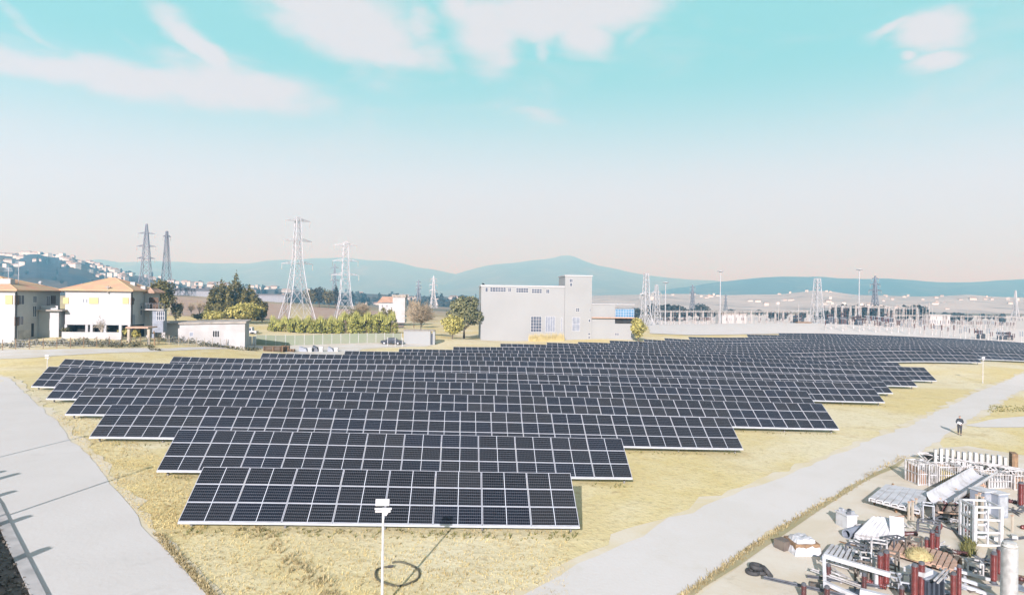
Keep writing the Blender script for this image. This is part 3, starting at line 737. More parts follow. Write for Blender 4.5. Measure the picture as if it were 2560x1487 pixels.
bush(975, 800, 768, 14, 220, 'cypress', 'right dark shrub before the small red roofed house', 250, .28, 33)
bush(798, 748, 716, 52, 400, 'fartree', 'dark wood-edge tree behind the big pylon', 700, .55, 34, 'tree', None, .5, 'tree')
bush(775, 752, 722, 40, 398, 'bush', 'olive green bushy tree right of the big pylon', 600, .55, 35, 'tree', None, .5, 'tree')
bush(822, 752, 722, 40, 398, 'bush', 'olive green bushy tree between the two pylons', 600, .55, 135, 'tree', None, .5, 'tree')
bush(840, 754, 714, 14, 392, 'fartree', 'dark pointed tree just left of the second pylon', 300, .5, 36, 'tree', None, .5, 'tree')
# two reed hedges
for nm, x0, x1, yt, lab, sd in [('l', 676, 852, 796, 'long yellow-green reed hedge below the big pylon, left of two', 41), ('r', 846, 988, 786, 'taller yellow-green reed hedge beside the dark car, right of two', 42)]:
    d = 176; a = base_on(x0, 832, d); t = thing('hedge', lab, 'hedge', a); r_ = random.Random(sd); b = MB(); lb = []
    n = int((x1 - x0) / 7)
    for i in range(n + 1):
        X = x0 + (x1 - x0) * i / n; g0 = base_on(X, 832, d + r_.uniform(-1.5, 1.5)); e = min(1, 4 * min(i, n - i) / n + .35)
        hh = (P(X, yt + r_.uniform(-4, 5), d).z - g0.z) * (.65 + .35 * e)
        lb.append(((g0.x, g0.y, g0.z + hh * .3), (.9, 1.0, hh * .34))); lb.append(((g0.x, g0.y + .3, g0.z + hh * .68), (.75, .9, hh * .33)))
    leaves(b, r_, lb, 5200, .24, 1.2, .4); b.build('foliage', M['hedge'], t)
    bl = MB()
    for i in range(900):
        X = r_.uniform(x0, x1); g0 = base_on(X, 832, d + r_.uniform(-1.5, 1.2)); zt = P(X, yt + 6 * math.sin(X * .21) + r_.uniform(-7, 6), d).z; l_ = r_.uniform(-.35, .35)
        bl.face([(g0.x - .07, g0.y, zt - 1.5), (g0.x + .07, g0.y, zt - 1.5), (g0.x + l_, g0.y + .1, zt)])
    bl.build('reed_tips', M['hedge'], t)['kind'] = 'stuff'
    st = MB()
    for i in range(60):
        X = r_.uniform(x0, x1); g0 = base_on(X, 832, d); st.tube(g0, g0 + Vector((r_.uniform(-.3, .3), 0, 3.2)), .03, .012, 4)
    st.build('stems', M['twig'], t)['kind'] = 'stuff'
# bare trees
def bare(X, Y0, Y1, wpx, d, label, seed, n=260, m='twig', rt=.14, name='bare_tree', th=.028):
    g0 = base_on(X, Y0, d); h = P(X, Y1, d).z - g0.z; w_ = px(wpx, d) / 2; r_ = random.Random(seed)
    t = thing(name, label, 'tree', g0); b = MB(); b.tube(g0 - Vector((0, 0, .3)), g0 + Vector((0, 0, h * .35)), rt, rt * .6, 7)
    tips = []
    for i in range(9):
        a = r_.random() * 6.28; p1 = g0 + Vector((math.cos(a) * w_ * .45, math.sin(a) * w_ * .45, h * r_.uniform(.4, .72)))
        b.tube(g0 + Vector((0, 0, h * r_.uniform(.1, .33))), p1, rt * .5, rt * .2, 5); tips.append(p1)
    b.build('trunk', M['bark' if m == 'twig' else m], t); b = MB()
    for i in range(n):
        p1 = r_.choice(tips); a = r_.random() * 6.28; k = r_.random()
        p0 = p1.lerp(g0 + Vector((0, 0, h * .3)), r_.random() * .8)
        p2 = g0 + Vector((math.cos(a) * w_ * (.3 + .75 * k), math.sin(a) * w_ * (.3 + .75 * k), h * (1.02 - .55 * k * k + r_.uniform(-.2, .05))))
        b.tube(p0, p0.lerp(p2, r_.uniform(.5, 1)), th * 1.4, th * .6, 3, False)
    b.build('twigs', M[m], t)['kind'] = 'stuff'
    return t
bare(1052, 830, 752, 92, 182, 'big bare grey-brown tree behind the white kiosk', 51, 900, th=.05)
bare(905, 800, 752, 70, 240, 'bare brown tree right of the second pylon', 52, 420, th=.05)
bare(1035, 790, 742, 60, 235, 'bare reddish tree right of the small red roofed house', 53, 360, th=.05)
bare(253, 836, 788, 44, 121, 'small pale leafless tree in front of the right house', 54, 120, 'ptrunk', .16, th=.03)
for i, X in enumerate((452, 478, 498, 514)): bare(X, 792, 748 + 4 * (i % 2), 30, 232 + 4 * i, ['thin bare tree nearest the dark evergreen behind the house', 'second thin bare tree at the edge of the reddish field', 'third thin bare tree at the edge of the reddish field', 'thin bare tree nearest the cypress clump'][i], 60 + i, 90, th=.05, rt=.1)

# ------------------------------------------------------------------ far village on the hill and far trees
def proto_house(i, wm, rm):
    w_, d_, h_ = [(9, 8, 6), (12, 8, 4), (8, 8, 8), (15, 9, 5)][i]
    t = thing('village_house', 'tiny pale village house on the far hillside', 'house', (0, 0, -400), 'far village houses'); b = MB(); z0 = -400
    b.box(-w_ / 2, w_ / 2, -d_ / 2, d_ / 2, z0 - 3, z0 + h_); b.build('wall', M[wm], t); b = MB()
    if i == 2: b.box(-w_ / 2 - .3, w_ / 2 + .3, -d_ / 2 - .3, d_ / 2 + .3, z0 + h_, z0 + h_ + .4)
    else:
        e = .5; A = [(-w_ / 2 - e, -d_ / 2 - e, z0 + h_), (w_ / 2 + e, -d_ / 2 - e, z0 + h_), (w_ / 2 + e, d_ / 2 + e, z0 + h_), (-w_ / 2 - e, d_ / 2 + e, z0 + h_)]
        R1, R2 = (-w_ / 2 + 2, 0, z0 + h_ + 2.2), (w_ / 2 - 2, 0, z0 + h_ + 2.2)
        b.face([A[0], A[1], R2, R1]); b.face([A[1], A[2], R2]); b.face([A[2], A[3], R1, R2]); b.face([A[3], A[0], R1]); b.face([A[3], A[2], A[1], A[0]])
    b.build('roof', M[rm], t); return t
M['vwall'] = mat('village_wall', (.50, .49, .47), (.40, .39, .37), .9, .3, rnd=.2)
M['vroof'] = mat('village_roof', (.30, .22, .17), (.24, .19, .16), .9, .3, rnd=.25)
HP = [(proto_house(i, 'vwall', 'trim' if i == 2 else 'vroof'), [False]) for i in range(4)]
rv = random.Random(77); nh = 0
spots = []
for _ in range(80): spots.append((rv.uniform(-10, 330), rv.uniform(.18, .50)))
for _ in range(8): spots.append((rv.uniform(-10, 160), rv.uniform(.36, .40)))
for _ in range(44): spots.append((rv.uniform(300, 720), rv.uniform(.12, .40)))
for _ in range(20): spots.append((rv.uniform(760, 1190), rv.uniform(.06, .34)))
for _ in range(0): pass
for X, t in spots:
    p = hill_at(X, t); k = rv.randrange(4); pr, us = HP[k]
    place(pr, us, p - Vector((0, 0, .5)), rv.uniform(-.6, .6), rv.uniform(.8, 1.25))
def proto_tree(i):
    t = thing('far_tree', 'small dark tree among the far village houses', 'tree', (0, 0, -400), 'dark trees on the far hillside'); r_ = random.Random(900 + i); b = MB()
    b.tube((0, 0, -401), (0, 0, -397), .3, .15, 5); b.build('trunk', M['bark'], t); b = MB()
    lb = lobes_round(r_, 7, 8, 6, .58) if i < 3 else [((0, 0, 5), (1.3, 1.3, 5))]
    leaves(b, r_, [((c[0], c[1], c[2] - 400), rr) for c, rr in lb], 240, .75, .3, .4); b.build('crown', M['fartree'], t); return t
TP = [(proto_tree(i), [False]) for i in range(4)]
for k in range(105):
    X = rv.uniform(-10, 1190) if k > 45 else rv.uniform(-10, 420); t = rv.uniform(.06, .62); p = hill_at(X, t); pr, us = TP[rv.randrange(4)]
    place(pr, us, p, rv.random() * 6, rv.uniform(.7, 1.5))
for k in range(150):
    X = rv.uniform(425, 1190); p = hill_at(X, rv.uniform(.0, .12)); pr, us = TP[rv.randrange(4)]
    place(pr, us, p, rv.random() * 6, rv.uniform(1.2, 2.2), 'dark tree of the uneven tree line beyond the fields', 'tree line beyond the fields')
for _ in range(60):
    p = foot_at(rv.uniform(1610, 2590), rv.uniform(.1, .6)); pr, us = HP[rv.randrange(4)]
    place(pr, us, p - Vector((0, 0, .5)), rv.uniform(-.6, .6), rv.uniform(.45, .9), 'tiny pale house on the far slope behind the substation', 'far houses behind the substation')
# dark trees on the plain behind the substation
pl = []
for _ in range(26): pl.append((rv.uniform(1625, 1775), rv.uniform(430, 500), rv.uniform(.9, 1.6)))
for _ in range(52): pl.append((rv.uniform(1780, 2620), rv.uniform(440, 620), rv.uniform(.6, 1.05)))
for _ in range(22): pl.append((rv.uniform(2070, 2345), rv.uniform(400, 430), rv.uniform(1.1, 1.7)))
for X, d, s_ in pl + [(1591, 420, 1.15), (1594, 425, 1.0)]:
    p = base_on(X, 760, d); pr, us = TP[rv.randrange(3)]
    place(pr, us, p, rv.random() * 6, s_, 'dark tree of the wood edge behind the substation', 'trees on the plain behind the substation')
# dark net greenhouses and a planted slope
def slab(name, label, X0, X1, Yb, Yt, d, dep, mw, mr, cat='greenhouse', rh=.25):
    a = P(X0, Yb, d); b_ = P(X1, Yb, d); top = P(X0, Yt, d).z; zb = min(a.z, b_.z, H(a.x, a.y)) - 1
    t = thing(name, label, cat, (a.x, a.y, zb)); b = MB(); y = a.y; b.box(a.x, b_.x, y, y + dep, zb, top); b.build('wall', M[mw], t)
    b = MB(); b.box(a.x - .4, b_.x + .4, y - .4, y + dep + .4, top, top + max(.4, rh)); b.build('roof', M[mr], t); return t
slab('greenhouse', 'long dark roofed greenhouse with grey net sides beyond the field', 428, 524, 738, 726, 420, 20, 'grey', 'tank', rh=1.6)
slab('greenhouse', 'grey greenhouse right of the cypress clump beyond the field', 640, 712, 746, 738, 425, 20, 'grey', 'dsteel', rh=.8)
vm = hill_mat('vine_rows', (.035, .04, .05), (.055, .06, .065), (.03, .035, .04), .05)
def on_hill(name, cols, m, off=1.2):
    v = []; f = []; n = 14
    for k in range(n + 1):
        for j in range(7):
            X = cols[0] + (cols[1] - cols[0]) * k / n; t = cols[2] + (cols[3] - cols[2]) * j / 6 - .012 * k / n
            p = hill_at(X, t); v.append((p.x, p.y, p.z + off))
    for k in range(n):
        for j in range(6): f.append([k * 7 + j, (k + 1) * 7 + j, (k + 1) * 7 + j + 1, k * 7 + j + 1])
    me = bpy.data.meshes.new(name); me.from_pydata(v, [], f); me.materials.append(m); o = bpy.data.objects.new(name, me); C.objects.link(o); kind(o, 'stuff')
on_hill('vineyard', (48, 168, .12, .32), vm)
on_hill('vineyard', (168, 330, .05, .15), vm)
# ------------------------------------------------------------------ buildings
def windowS(par, X0, X1, Y0, Y1, y, gm_='glass', frame=True, mull=0, trans=0, name='window', shut=None, proud=.04):
    """window on a wall that faces -y (plane y): frame with the pane as its child"""
    a = PY(X0, Y1, y); b = PY(X1, Y0, y); f = MB(); e = .07
    x0, x1, z0, z1 = a.x, b.x, a.z, b.z
    for bx in ((x0, x0 + e, z0, z1), (x1 - e, x1, z0, z1), (x0 + e, x1 - e, z0, z0 + e), (x0 + e, x1 - e, z1 - e, z1)): f.box(bx[0], bx[1], y - proud, y + .02, bx[2], bx[3])
    for k in range(mull):
        xm = x0 + (x1 - x0) * (k + 1) / (mull + 1); f.box(xm - .035, xm + .035, y - proud + .003, y + .02, z0 + e, z1 - e)
    for k in range(trans):
        zm = z0 + (z1 - z0) * (k + 1) / (trans + 1); f.box(x0 + e, x1 - e, y - proud + .006, y + .02, zm - .035, zm + .035)
    fo = f.build(name, M['frame'], par); g = MB(); g.box(x0 + e * .5, x1 - e * .5, y - .012, y + .03, z0 + e * .5, z1 - e * .5); g.build('pane', M[gm_], fo)
    return fo
def windowE(par, X0, X1, Y0, Y1, x, gm_='glass', name='window', mull=1, side=1):
    a = PX(X0, Y1, x); b = PX(X1, Y0, x); y0, y1, z0, z1 = a.y, b.y, min(a.z, b.z), max(a.z, b.z); f = MB(); e = .09; s = .04 * side
    y0, y1 = min(y0, y1), max(y0, y1)
    for c in ((y0, y0 + e, z0, z1), (y1 - e, y1, z0, z1), (y0 + e, y1 - e, z0, z0 + e), (y0 + e, y1 - e, z1 - e, z1)): f.box(x - .02 * side, x + s, c[0], c[1], c[2], c[3])
    for k in range(mull):
        ym = y0 + (y1 - y0) * (k + 1) / (mull + 1); f.box(x - .02 * side, x + s * .9, ym - .05, ym + .05, z0 + e, z1 - e)
    fo = f.build(name, M['frame'], par); g = MB(); g.box(x - .02 * side, x + .012 * side, y0 + .03, y1 - .03, z0 + .03, z1 - .03); g.build('pane', M[gm_], fo)
    return fo
def boxpart(name, par, m, *a):
    b = MB(); b.box(*a); return b.build(name, M[m], par)
def hip(name, par, m, x0, x1, y0, y1, z, rise, e=.6, ridge_x=None):
    b = MB(); x0 -= e; x1 += e; y0 -= e; y1 += e; k = min(x1 - x0, y1 - y0) / 2
    A = [(x0, y0, z), (x1, y0, z), (x1, y1, z), (x0, y1, z)]; A2 = [(x, y, z + .16) for x, y, _ in A]
    if x1 - x0 >= y1 - y0: R1, R2 = (x0 + k, (y0 + y1) / 2, z + rise), (x1 - k, (y0 + y1) / 2, z + rise); F = [(A2[0], A2[1], R2, R1), (A2[1], A2[2], R2), (A2[2], A2[3], R1, R2), (A2[3], A2[0], R1)]
    else: R1, R2 = ((x0 + x1) / 2, y0 + k, z + rise), ((x0 + x1) / 2, y1 - k, z + rise); F = [(A2[0], A2[1], R1), (A2[1], A2[2], R2, R1), (A2[2], A2[3], R2), (A2[3], A2[0], R1, R2)]
    for f in F: b.face(f)
    for i in range(4): b.face([A[i], A[(i + 1) % 4], A2[(i + 1) % 4], A2[i]])
    b.face(A[::-1]); o = b.build(name, M[m], par)
    # ridge tiles
    r = MB(); r.tube(Vector(R1) + Vector((0, 0, .03)), Vector(R2) + Vector((0, 0, .03)), .12, n=6)
    ends = ((A2[0], R1), (A2[3], R1), (A2[1], R2), (A2[2], R2)) if x1 - x0 >= y1 - y0 else ((A2[0], R1), (A2[1], R1), (A2[2], R2), (A2[3], R2))
    for a, c in ends: r.tube(Vector(a) + Vector((0, 0, .02)), Vector(c) + Vector((0, 0, .02)), .09, n=6)
    r.build('ridge_tiles', M[m], o)
    return o
# house on the far left
yA = 118.5; cA = PY(36, 842, yA); xE = cA.x; eav = PY(36, 727, yA).z; far = PX(150, 760, xE).y; zg = cA.z; xW = PY(-190, 760, yA).x
hA = thing('house', 'white two storey house with red tile roof cut by the left edge of the picture', 'house', (xE, yA, zg))
boxpart('wall', hA, 'wall', xW, xE, yA, far, zg - 2, eav)
rA = hip('roof', hA, 'tile', xW, xE, yA, far, eav + .003, 2.4, .75)
boxpart('eaves_board', hA, 'trim', xW - .5, xE + .5, yA - .5, far + .5, eav - .14, eav)
b = MB(); c_ = PY(13, 712, yA + 3); b.box(c_.x - .5, c_.x + 1.2, yA + 2.4, yA + 3.6, eav + .6, c_.z + 1.0); b.build('chimney', M['wall'], rA)
b = MB(); c_ = PX(101, 715, xE - 2.5); b.tube((c_.x, c_.y, eav + .4), (c_.x, c_.y, c_.z + .5), .15, n=8); b.lathe((c_.x, c_.y, c_.z + .5), [(.3, 0), (.35, .15), (.1, .4)], 8); b.build('flue', M['wall'], rA)
b = MB(); b.tube((xE + .1, yA + .3, zg - .3), (xE + .1, yA + .3, eav - .1), .09, n=8); b.build('drainpipe', M['dark'], hA)
for X0, X1, Y0, Y1 in ((44, 61, 737, 762), (43, 59, 789, 814)):
    windowE(hA, X0, X1, Y0, Y1, xE)
boxpart('shutter', hA, 'shutter', xE + .02, xE + .14, yA - .1, yA + .9, PX(40, 762, xE).z, PX(40, 738, xE).z)
boxpart('shutter', hA, 'shutter', xE + .02, xE + .14, yA - .1, yA + .9, PX(40, 814, xE).z, PX(40, 792, xE).z)
a = PY(14, 760, yA); b_ = PY(32, 738, yA); boxpart('shutter', hA, 'yshutter', a.x, b_.x, yA - .12, yA - .03, a.z, b_.z)
windowE(hA, 82, 92, 739, 757, xE); windowE(hA, 81, 91, 764, 793, xE, mull=1)
wd = windowE(hA, 115, 125, 739, 771, xE, name='balcony_door'); p0, p1 = PX(127, 760, xE), PX(138, 739, xE)
boxpart('shutter', hA, 'shutter', xE + .02, xE + .12, p0.y, p1.y, p0.z, p1.z)
p0, p1 = PX(78, 838, xE), PX(84, 808, xE); boxpart('door', hA, 'dark', xE - .05, xE + .05, p0.y, p1.y, zg - .2, p1.z)
boxpart('plinth', hA, 'conc', xE - .05, xE + .045, yA + 1, PX(77, 830, xE).y, zg - 1, zg + 1.0)
for X, h_ in ((21, 3.6), (46, 4.6)):
    c_ = PY(X, 700, yA + 4); b = MB(); b.tube((c_.x, c_.y, eav + .5), (c_.x, c_.y, eav + .5 + h_), .05, n=6)
    for k in range(3): b.bar((c_.x - .7 + .1 * k, c_.y, eav + h_ - .2 + .25 * k), (c_.x + .7 - .1 * k, c_.y, eav + h_ - .2 + .25 * k), .04)
    b.build('roof_aerial', M['steel'], hA)
# the flat roofed extension
yX = PX(95, 800, xE).y; xx1 = PY(147, 800, yX).x; zt = PY(120, 777, yX).z
ext = thing('annex', 'single storey white annex with thin overhanging flat roof beside the left house', 'annex', (xE + 2, yX, zg))
boxpart('wall', ext, 'wall', xE + .06, xx1, yX, yX + 9, zg - 2, zt)
r0 = boxpart('roof', ext, 'trim', xE + .06, xx1 + 1.0, yX - .8, yX + 9.5, zt, zt + .22)
boxpart('parapet', ext, 'wall', xE + .3, xx1 - .3, yX + .2, yX + .4, zt + .222, zt + .9)
windowE(ext, 160, 165, 784, 810, xx1, mull=0); windowE(ext, 167, 173, 781, 810, xx1, mull=0)
# middle house
yB = 125.5; cB = PY(326, 833, yB); xEB = cB.x; evB = PY(326, 728, yB).z; xWB = PY(163, 760, yB).x; farB = PX(388, 770, xEB).y; zgB = cB.z
hB = thing('house', 'white two storey house with hipped tile roof above a dark open ground floor', 'house', (xEB, yB, zgB))
zc = PY(250, 812, yB).z
boxpart('wall', hB, 'wall', xWB, xEB, yB, farB, zc, evB)
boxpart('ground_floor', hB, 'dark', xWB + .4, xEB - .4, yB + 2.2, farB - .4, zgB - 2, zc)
for X in (164, 216, 228, 262, 300, 322):
    p = PY(X, 815, yB); boxpart('pillar', hB, 'wall', p.x - .22, p.x + .22, yB + .05, yB + .5, zgB - 1, zc - .002)
boxpart('terrace_wall', hB, 'shed', PY(176, 825, yB).x, PY(322, 825, yB).x, yB - 2.6, yB - 2.35, zgB - 1.5, PY(250, 830, yB - 2.4).z)
rB = hip('roof', hB, 'tile', xWB, xEB, yB, farB, evB + .003, 2.3, .7)
boxpart('eaves_board', hB, 'trim', xWB - .45, xEB + .45, yB - .45, farB + .45, evB - .14, evB)
for X, Y in ((360, 722), (334, 712)):
    p = PY(X, Y, yB + 5); b = MB(); b.box(p.x - .4, p.x + .4, yB + 4.6, yB + 5.4, evB + .4, p.z + .5); b.build('chimney', M['wall'], rB)
p = PY(272, 730, yB); b = MB(); b.tube((p.x, yB - .3, evB - .4), (p.x, yB - .3, evB + .9), .12, n=6); b.box(p.x - .4, p.x + .4, yB - .45, yB - .1, evB + .6, evB + .75); b.build('flue', M['trim'], hB)
for X0, X1 in ((207, 211), (215, 219)): windowS(hB, X0, X1, 746, 757, yB, mull=0)
for X0, X1 in ((223, 246), (158, 172), (307, 322)):
    a = PY(X0, 759, yB); b_ = PY(X1, 744, yB); boxpart('shutter', hB, 'yshutter', a.x, b_.x, yB - .1, yB - .02, a.z, b_.z)
b = MB(); b.tube((xEB + .1, yB + .3, zgB), (xEB + .1, yB + .3, evB - .1), .09, n=8); b.build('drainpipe', M['dark'], hB)
windowE(hB, 330, 337, 744, 754, xEB, mull=1); windowE(hB, 350, 355, 763, 789, xEB, mull=0)
boxpart('shutter', hB, 'shutter', xEB + .02, xEB + .13, yB - .1, yB + .9, PX(326, 761, xEB).z, PX(326, 744, xEB).z)
for k in range(4): windowE(hB, 351, 356, 743 + 4.4 * k, 745.6 + 4.4 * k, xEB, mull=0)
p0, p1 = PX(322 + 6, 812, xEB), PX(336, 786, xEB); boxpart('blind', hB, 'grey', xEB + .02, xEB + .1, p0.y, p1.y, p0.z, p1.z)
# rear wing of the middle house with a balcony
yW = PX(360, 790, xEB).y; xw1 = PY(398, 790, yW).x; ztw = PY(390, 733, yW).z
wg = thing('house_wing', 'white rear wing with a balcony at the right end of the middle house', 'house wing', (xw1, yW, zgB))
boxpart('wall', wg, 'wall', xEB + .06, xw1 - 1.5, yW, yW + 3.6, zgB - 2, ztw)
hip('roof', wg, 'tile2', xEB + .06, xw1 - 1.2, yW, yW + 3.6, ztw, .9, .5)
zb1 = PY(390, 772, yW).z; boxpart('balcony_slab', wg, 'conc', xEB + .2, xw1 + 1.6, yW - 2.0, yW - .002, zb1 - .2, zb1)
b = MB()
for k in range(9): xk = xEB + .3 + (xw1 + 1.4 - xEB) * k / 8; b.bar((xk, yW - 1.95, zb1), (xk, yW - 1.95, zb1 + 1.0), .05)
b.bar((xEB + .3, yW - 1.95, zb1 + 1), (xw1 + 1.5, yW - 1.95, zb1 + 1), .07); b.build('balcony_rail', M['dsteel'], wg)
p = PY(384, 750, yW); boxpart('shutter', wg, 'shutter', p.x - .7, p.x + .9, yW - .1, yW - .02, zb1, zb1 + 2.1); windowS(wg, 371, 377, 743, 760, yW, mull=0)
b = MB(); b.box(xw1 - .5, xw1 + 1.4, yW - 1.6, yW - .1, zgB, zb1 - .21); b.build('glazed_porch', M['grey'], wg)
windowS(wg, 391, 412, 778, 801, yW - 1.6, mull=3, trans=1, gm_='glass')
b = MB()
for X in (322, 372): p = PY(X, 850, yB - 5); b.box(p.x - .2, p.x + .2, yB - 5.2, yB - 4.8, H(p.x, yB - 5) - .3, PY(X, 820, yB - 5).z)
p0, p1 = PY(318, 820, yB - 5), PY(374, 816, yB - 5)
pg = thing('pergola', 'timber pergola with a pale roof slab and yellow shrub below, at the house corner', 'pergola', (p0.x, yB - 5, H(p0.x, yB - 5)))
b.build('post', M['ptrunk'], pg); boxpart('roof', pg, 'pwood', p0.x, p1.x, yB - 5.6, yB - 2, p0.z, p0.z + .22)
bush(340, 846, 822, 22, 119, 'straw' if False else 'olive', 'yellow shrub under the pergola by the house corner', 320, .2, 71)
bush(308, 842, 818, 26, 122, 'olive', 'green shrub in front of the dark open ground floor', 320, .2, 72)
bush(165, 838, 818, 26, 120, 'bush', 'low grey shrub between the annex and the middle house', 260, .2, 73)
# low whitewashed shed
yS = P(500, 850, 129).y; a = PY(391, 862, yS); b_ = PY(612, 858, yS); zt0, zt1 = PY(391, 812, yS).z, PY(620, 808, yS).z
sh = thing('shed', 'long low whitewashed shed with flat roof in front of the bushes', 'shed', (a.x, yS, a.z))
b = MB(); b.hexa([(a.x, yS, a.z - 1.5), (b_.x, yS, b_.z - 1.5), (b_.x, yS + 2.6, b_.z - 1.5), (a.x, yS + 2.6, a.z - 1.5), (a.x, yS, zt0), (b_.x, yS, zt1), (b_.x, yS + 2.6, zt1 + .3), (a.x, yS + 2.6, zt0 + .3)]); b.build('wall', M['shed'], sh)
b = MB(); b.hexa([(a.x - .3, yS - .35, zt0 + .02), (b_.x + .3, yS - .35, zt1 + .02), (b_.x + .3, yS + 2.9, zt1 + .33), (a.x - .3, yS + 2.9, zt0 + .33), (a.x - .3, yS - .35, zt0 + .34), (b_.x + .3, yS - .35, zt1 + .34), (b_.x + .3, yS + 2.9, zt1 + .65), (a.x - .3, yS + 2.9, zt0 + .65)]); b.build('roof', M['trim'], sh)
windowS(sh, 531, 549, 826, 843, yS, mull=2, gm_='dark'); windowS(sh, 473, 484, 830, 841, yS, mull=0, gm_='grey')
for X, lab in ((620, 'left white electrical cabinet against the green net fence'), (631, 'right white electrical cabinet against the green net fence')):
    p0 = P(X, 858, 141); t = thing('cabinet', lab, 'cabinet', p0); p1 = P(X + 7, 841, 141)
    boxpart('cabinet_body', t, 'white', p0.x, p1.x, p0.y, p0.y + .6, p0.z - .3, p1.z); boxpart('plinth', t, 'conc', p0.x - .05, p1.x + .05, p0.y - .05, p0.y + .65, p0.z - .6, p0.z - .302)
p0 = P(621, 836, 165); t = thing('van', 'white van half hidden behind the end of the low shed', 'van', p0); p1 = P(640, 818, 165)
b = MB(); b.box(p0.x, p1.x, p0.y, p0.y + 2, p0.z + .35, p1.z - .9); b.box(p0.x + .2, p1.x - 1.0, p0.y + .1, p0.y + 1.9, p1.z - .9, p1.z); b.build('body', M['white'], t)
boxpart('windscreen', t, 'glass', p1.x - 2.4, p1.x - 1.2, p0.y + .05, p0.y + .12, p1.z - .8, p1.z - .2)
for k in (0.7, p1.x - p0.x - .7): b = MB(); b.tube((p0.x + k, p0.y - .03, p0.z + .3), (p0.x + k, p0.y + .2, p0.z + .3), .33, n=12); b.build('wheel', M['rubber'], t)
# small red roofed house
yR = P(980, 780, 250).y; a = PY(947, 792, yR); m_ = PY(982, 756, yR); e_ = PY(1013, 740, yR)
hR = thing('house', 'small pale house with a faded red roof and a taller right part, beyond the hedges', 'house', (a.x, yR, a.z))
boxpart('wall', hR, 'wall', a.x, m_.x, yR, yR + 8, a.z - 2, PY(960, 757, yR).z); boxpart('tower', hR, 'wall', m_.x + .003, e_.x, yR - .4, yR + 7, a.z - 2, PY(1000, 743, yR).z)
b = MB(); z0, z1 = PY(960, 756, yR).z, PY(960, 741, yR).z; b.face([(a.x - .6, yR - .6, z0), (m_.x, yR - .6, z0), (m_.x, yR + 4, z1), (a.x + .8, yR + 4, z1)]); b.face([(a.x + .8, yR + 4, z1), (m_.x, yR + 4, z1), (m_.x, yR + 8.5, z0), (a.x - .6, yR + 8.5, z0)]); b.build('roof', M['tile2'], hR)
boxpart('tower_roof', hR, 'trim', m_.x - .3, e_.x + .3, yR - .7, yR + 7.3, PY(1000, 743, yR).z + .002, PY(1000, 737, yR).z)
windowS(hR, 954, 957, 761, 768, yR, mull=0); windowS(hR, 966, 969, 761, 768, yR, mull=0); windowS(hR, 984, 988, 777, 787, yR - .4, mull=0)
# white kiosk with a dark door
yK = P(1045, 855, 157).y; a = PY(1009, 861, yK); b_ = PY(1076, 859, yK); zt = PY(1040, 827, yK).z
kk = thing('kiosk', 'white windowless transformer kiosk with a dark side door', 'kiosk', (a.x, yK, a.z))
boxpart('wall', kk, 'hallwall', a.x, b_.x, yK, yK + 4, a.z - 1, zt); boxpart('roof', kk, 'trim', a.x - .15, b_.x + .9, yK - .15, yK + 4.2, zt + .002, zt + .16)
p0, p1 = PY(1077, 860, yK + .4), PY(1082, 834, yK + .4); boxpart('door', kk, 'tank', b_.x + .01, p1.x, yK + .3, yK + .42, a.z - .3, p1.z); boxpart('side_porch', kk, 'hallwall', p1.x, p1.x + .5, yK + .2, yK + 3.5, a.z - 1, zt)

# hall
y0 = P(1390, 800, 188).y; xa, xb = PY(1202, 800, y0).x, PY(1424, 800, y0).x; xt0, xt1 = PY(1411, 800, y0).x, PY(1478, 800, y0).x; xr = PY(1585, 800, y0).x
zg = PY(1202, 851, y0).z - .6; zr = PY(1202, 716, y0).z
hall = thing('hall', 'large white flat roofed hall with a taller stair block and low right wing', 'hall', (xa, y0, zg))
boxpart('main_block', hall, 'hallwall', xa, xt0 - .002, y0, y0 + 24, zg - 2, zr); boxpart('parapet', hall, 'wall', xa - .15, xt0, y0 - .15, y0 + 24, zr + .002, zr + .45)
ztw = PY(1445, 691, y0 - .6).z; boxpart('stair_block', hall, 'hallwall', xt0, xt1, y0 - .6, y0 + 12, zg - 2, ztw); boxpart('stair_roof', hall, 'wall', xt0 - .15, xt1 + .15, y0 - .75, y0 + 12.1, ztw + .002, ztw + .35)
zl = PY(1530, 800, y0 - .3).z; zu0, zu1 = PY(1530, 793, y0 - .3).z, PY(1530, 762, y0 - .3).z; x2 = PY(1480, 800, y0).x
boxpart('lower_wing', hall, 'hallwall', xt1 + .003, xr, y0 - .3, y0 + 14, zg - 2, PY(1560, 809, y0 - .3).z); xm = PY(1537, 800, y0).x
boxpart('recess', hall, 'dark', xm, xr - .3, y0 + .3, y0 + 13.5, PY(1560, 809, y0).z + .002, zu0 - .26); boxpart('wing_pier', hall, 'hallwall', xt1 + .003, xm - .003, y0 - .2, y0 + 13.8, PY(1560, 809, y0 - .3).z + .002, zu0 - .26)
boxpart('cornice', hall, 'pwood', xt1 + .003, xr + .5, y0 - 1.0, y0 + 14, zu0 - .25, zu0 + .0); boxpart('upper_wing', hall, 'hallwall', xt1 + .003, xm - .002, y0 - .3, y0 + 13, zu0 + .002, zu1)
boxpart('upper_wing_roof', hall, 'wall', xt1 + .003, xr + .1, y0 - .45, y0 + 13.1, zu1 + .05, zu1 + .28)
boxpart('glazed_back', hall, 'blueglass', xm, xr + .1, y0 + .1, y0 + 13, zu0 + .002, PY(1560, 772, y0).z)
for X0, X1, Y0_, Y1_, mu in ((1213, 1220, 718.6, 730, 0), (1225, 1265, 718.5, 729.5, 5), (1270, 1278, 719, 730, 1), (1290, 1321, 720, 731.5, 4), (1329, 1355, 722, 733, 3), (1365, 1374, 723, 733.5, 1)):
    windowS(hall, X0, X1, Y0_, Y1_, y0, mull=mu, trans=1 if X1 - X0 > 10 else 0, name='high_window')
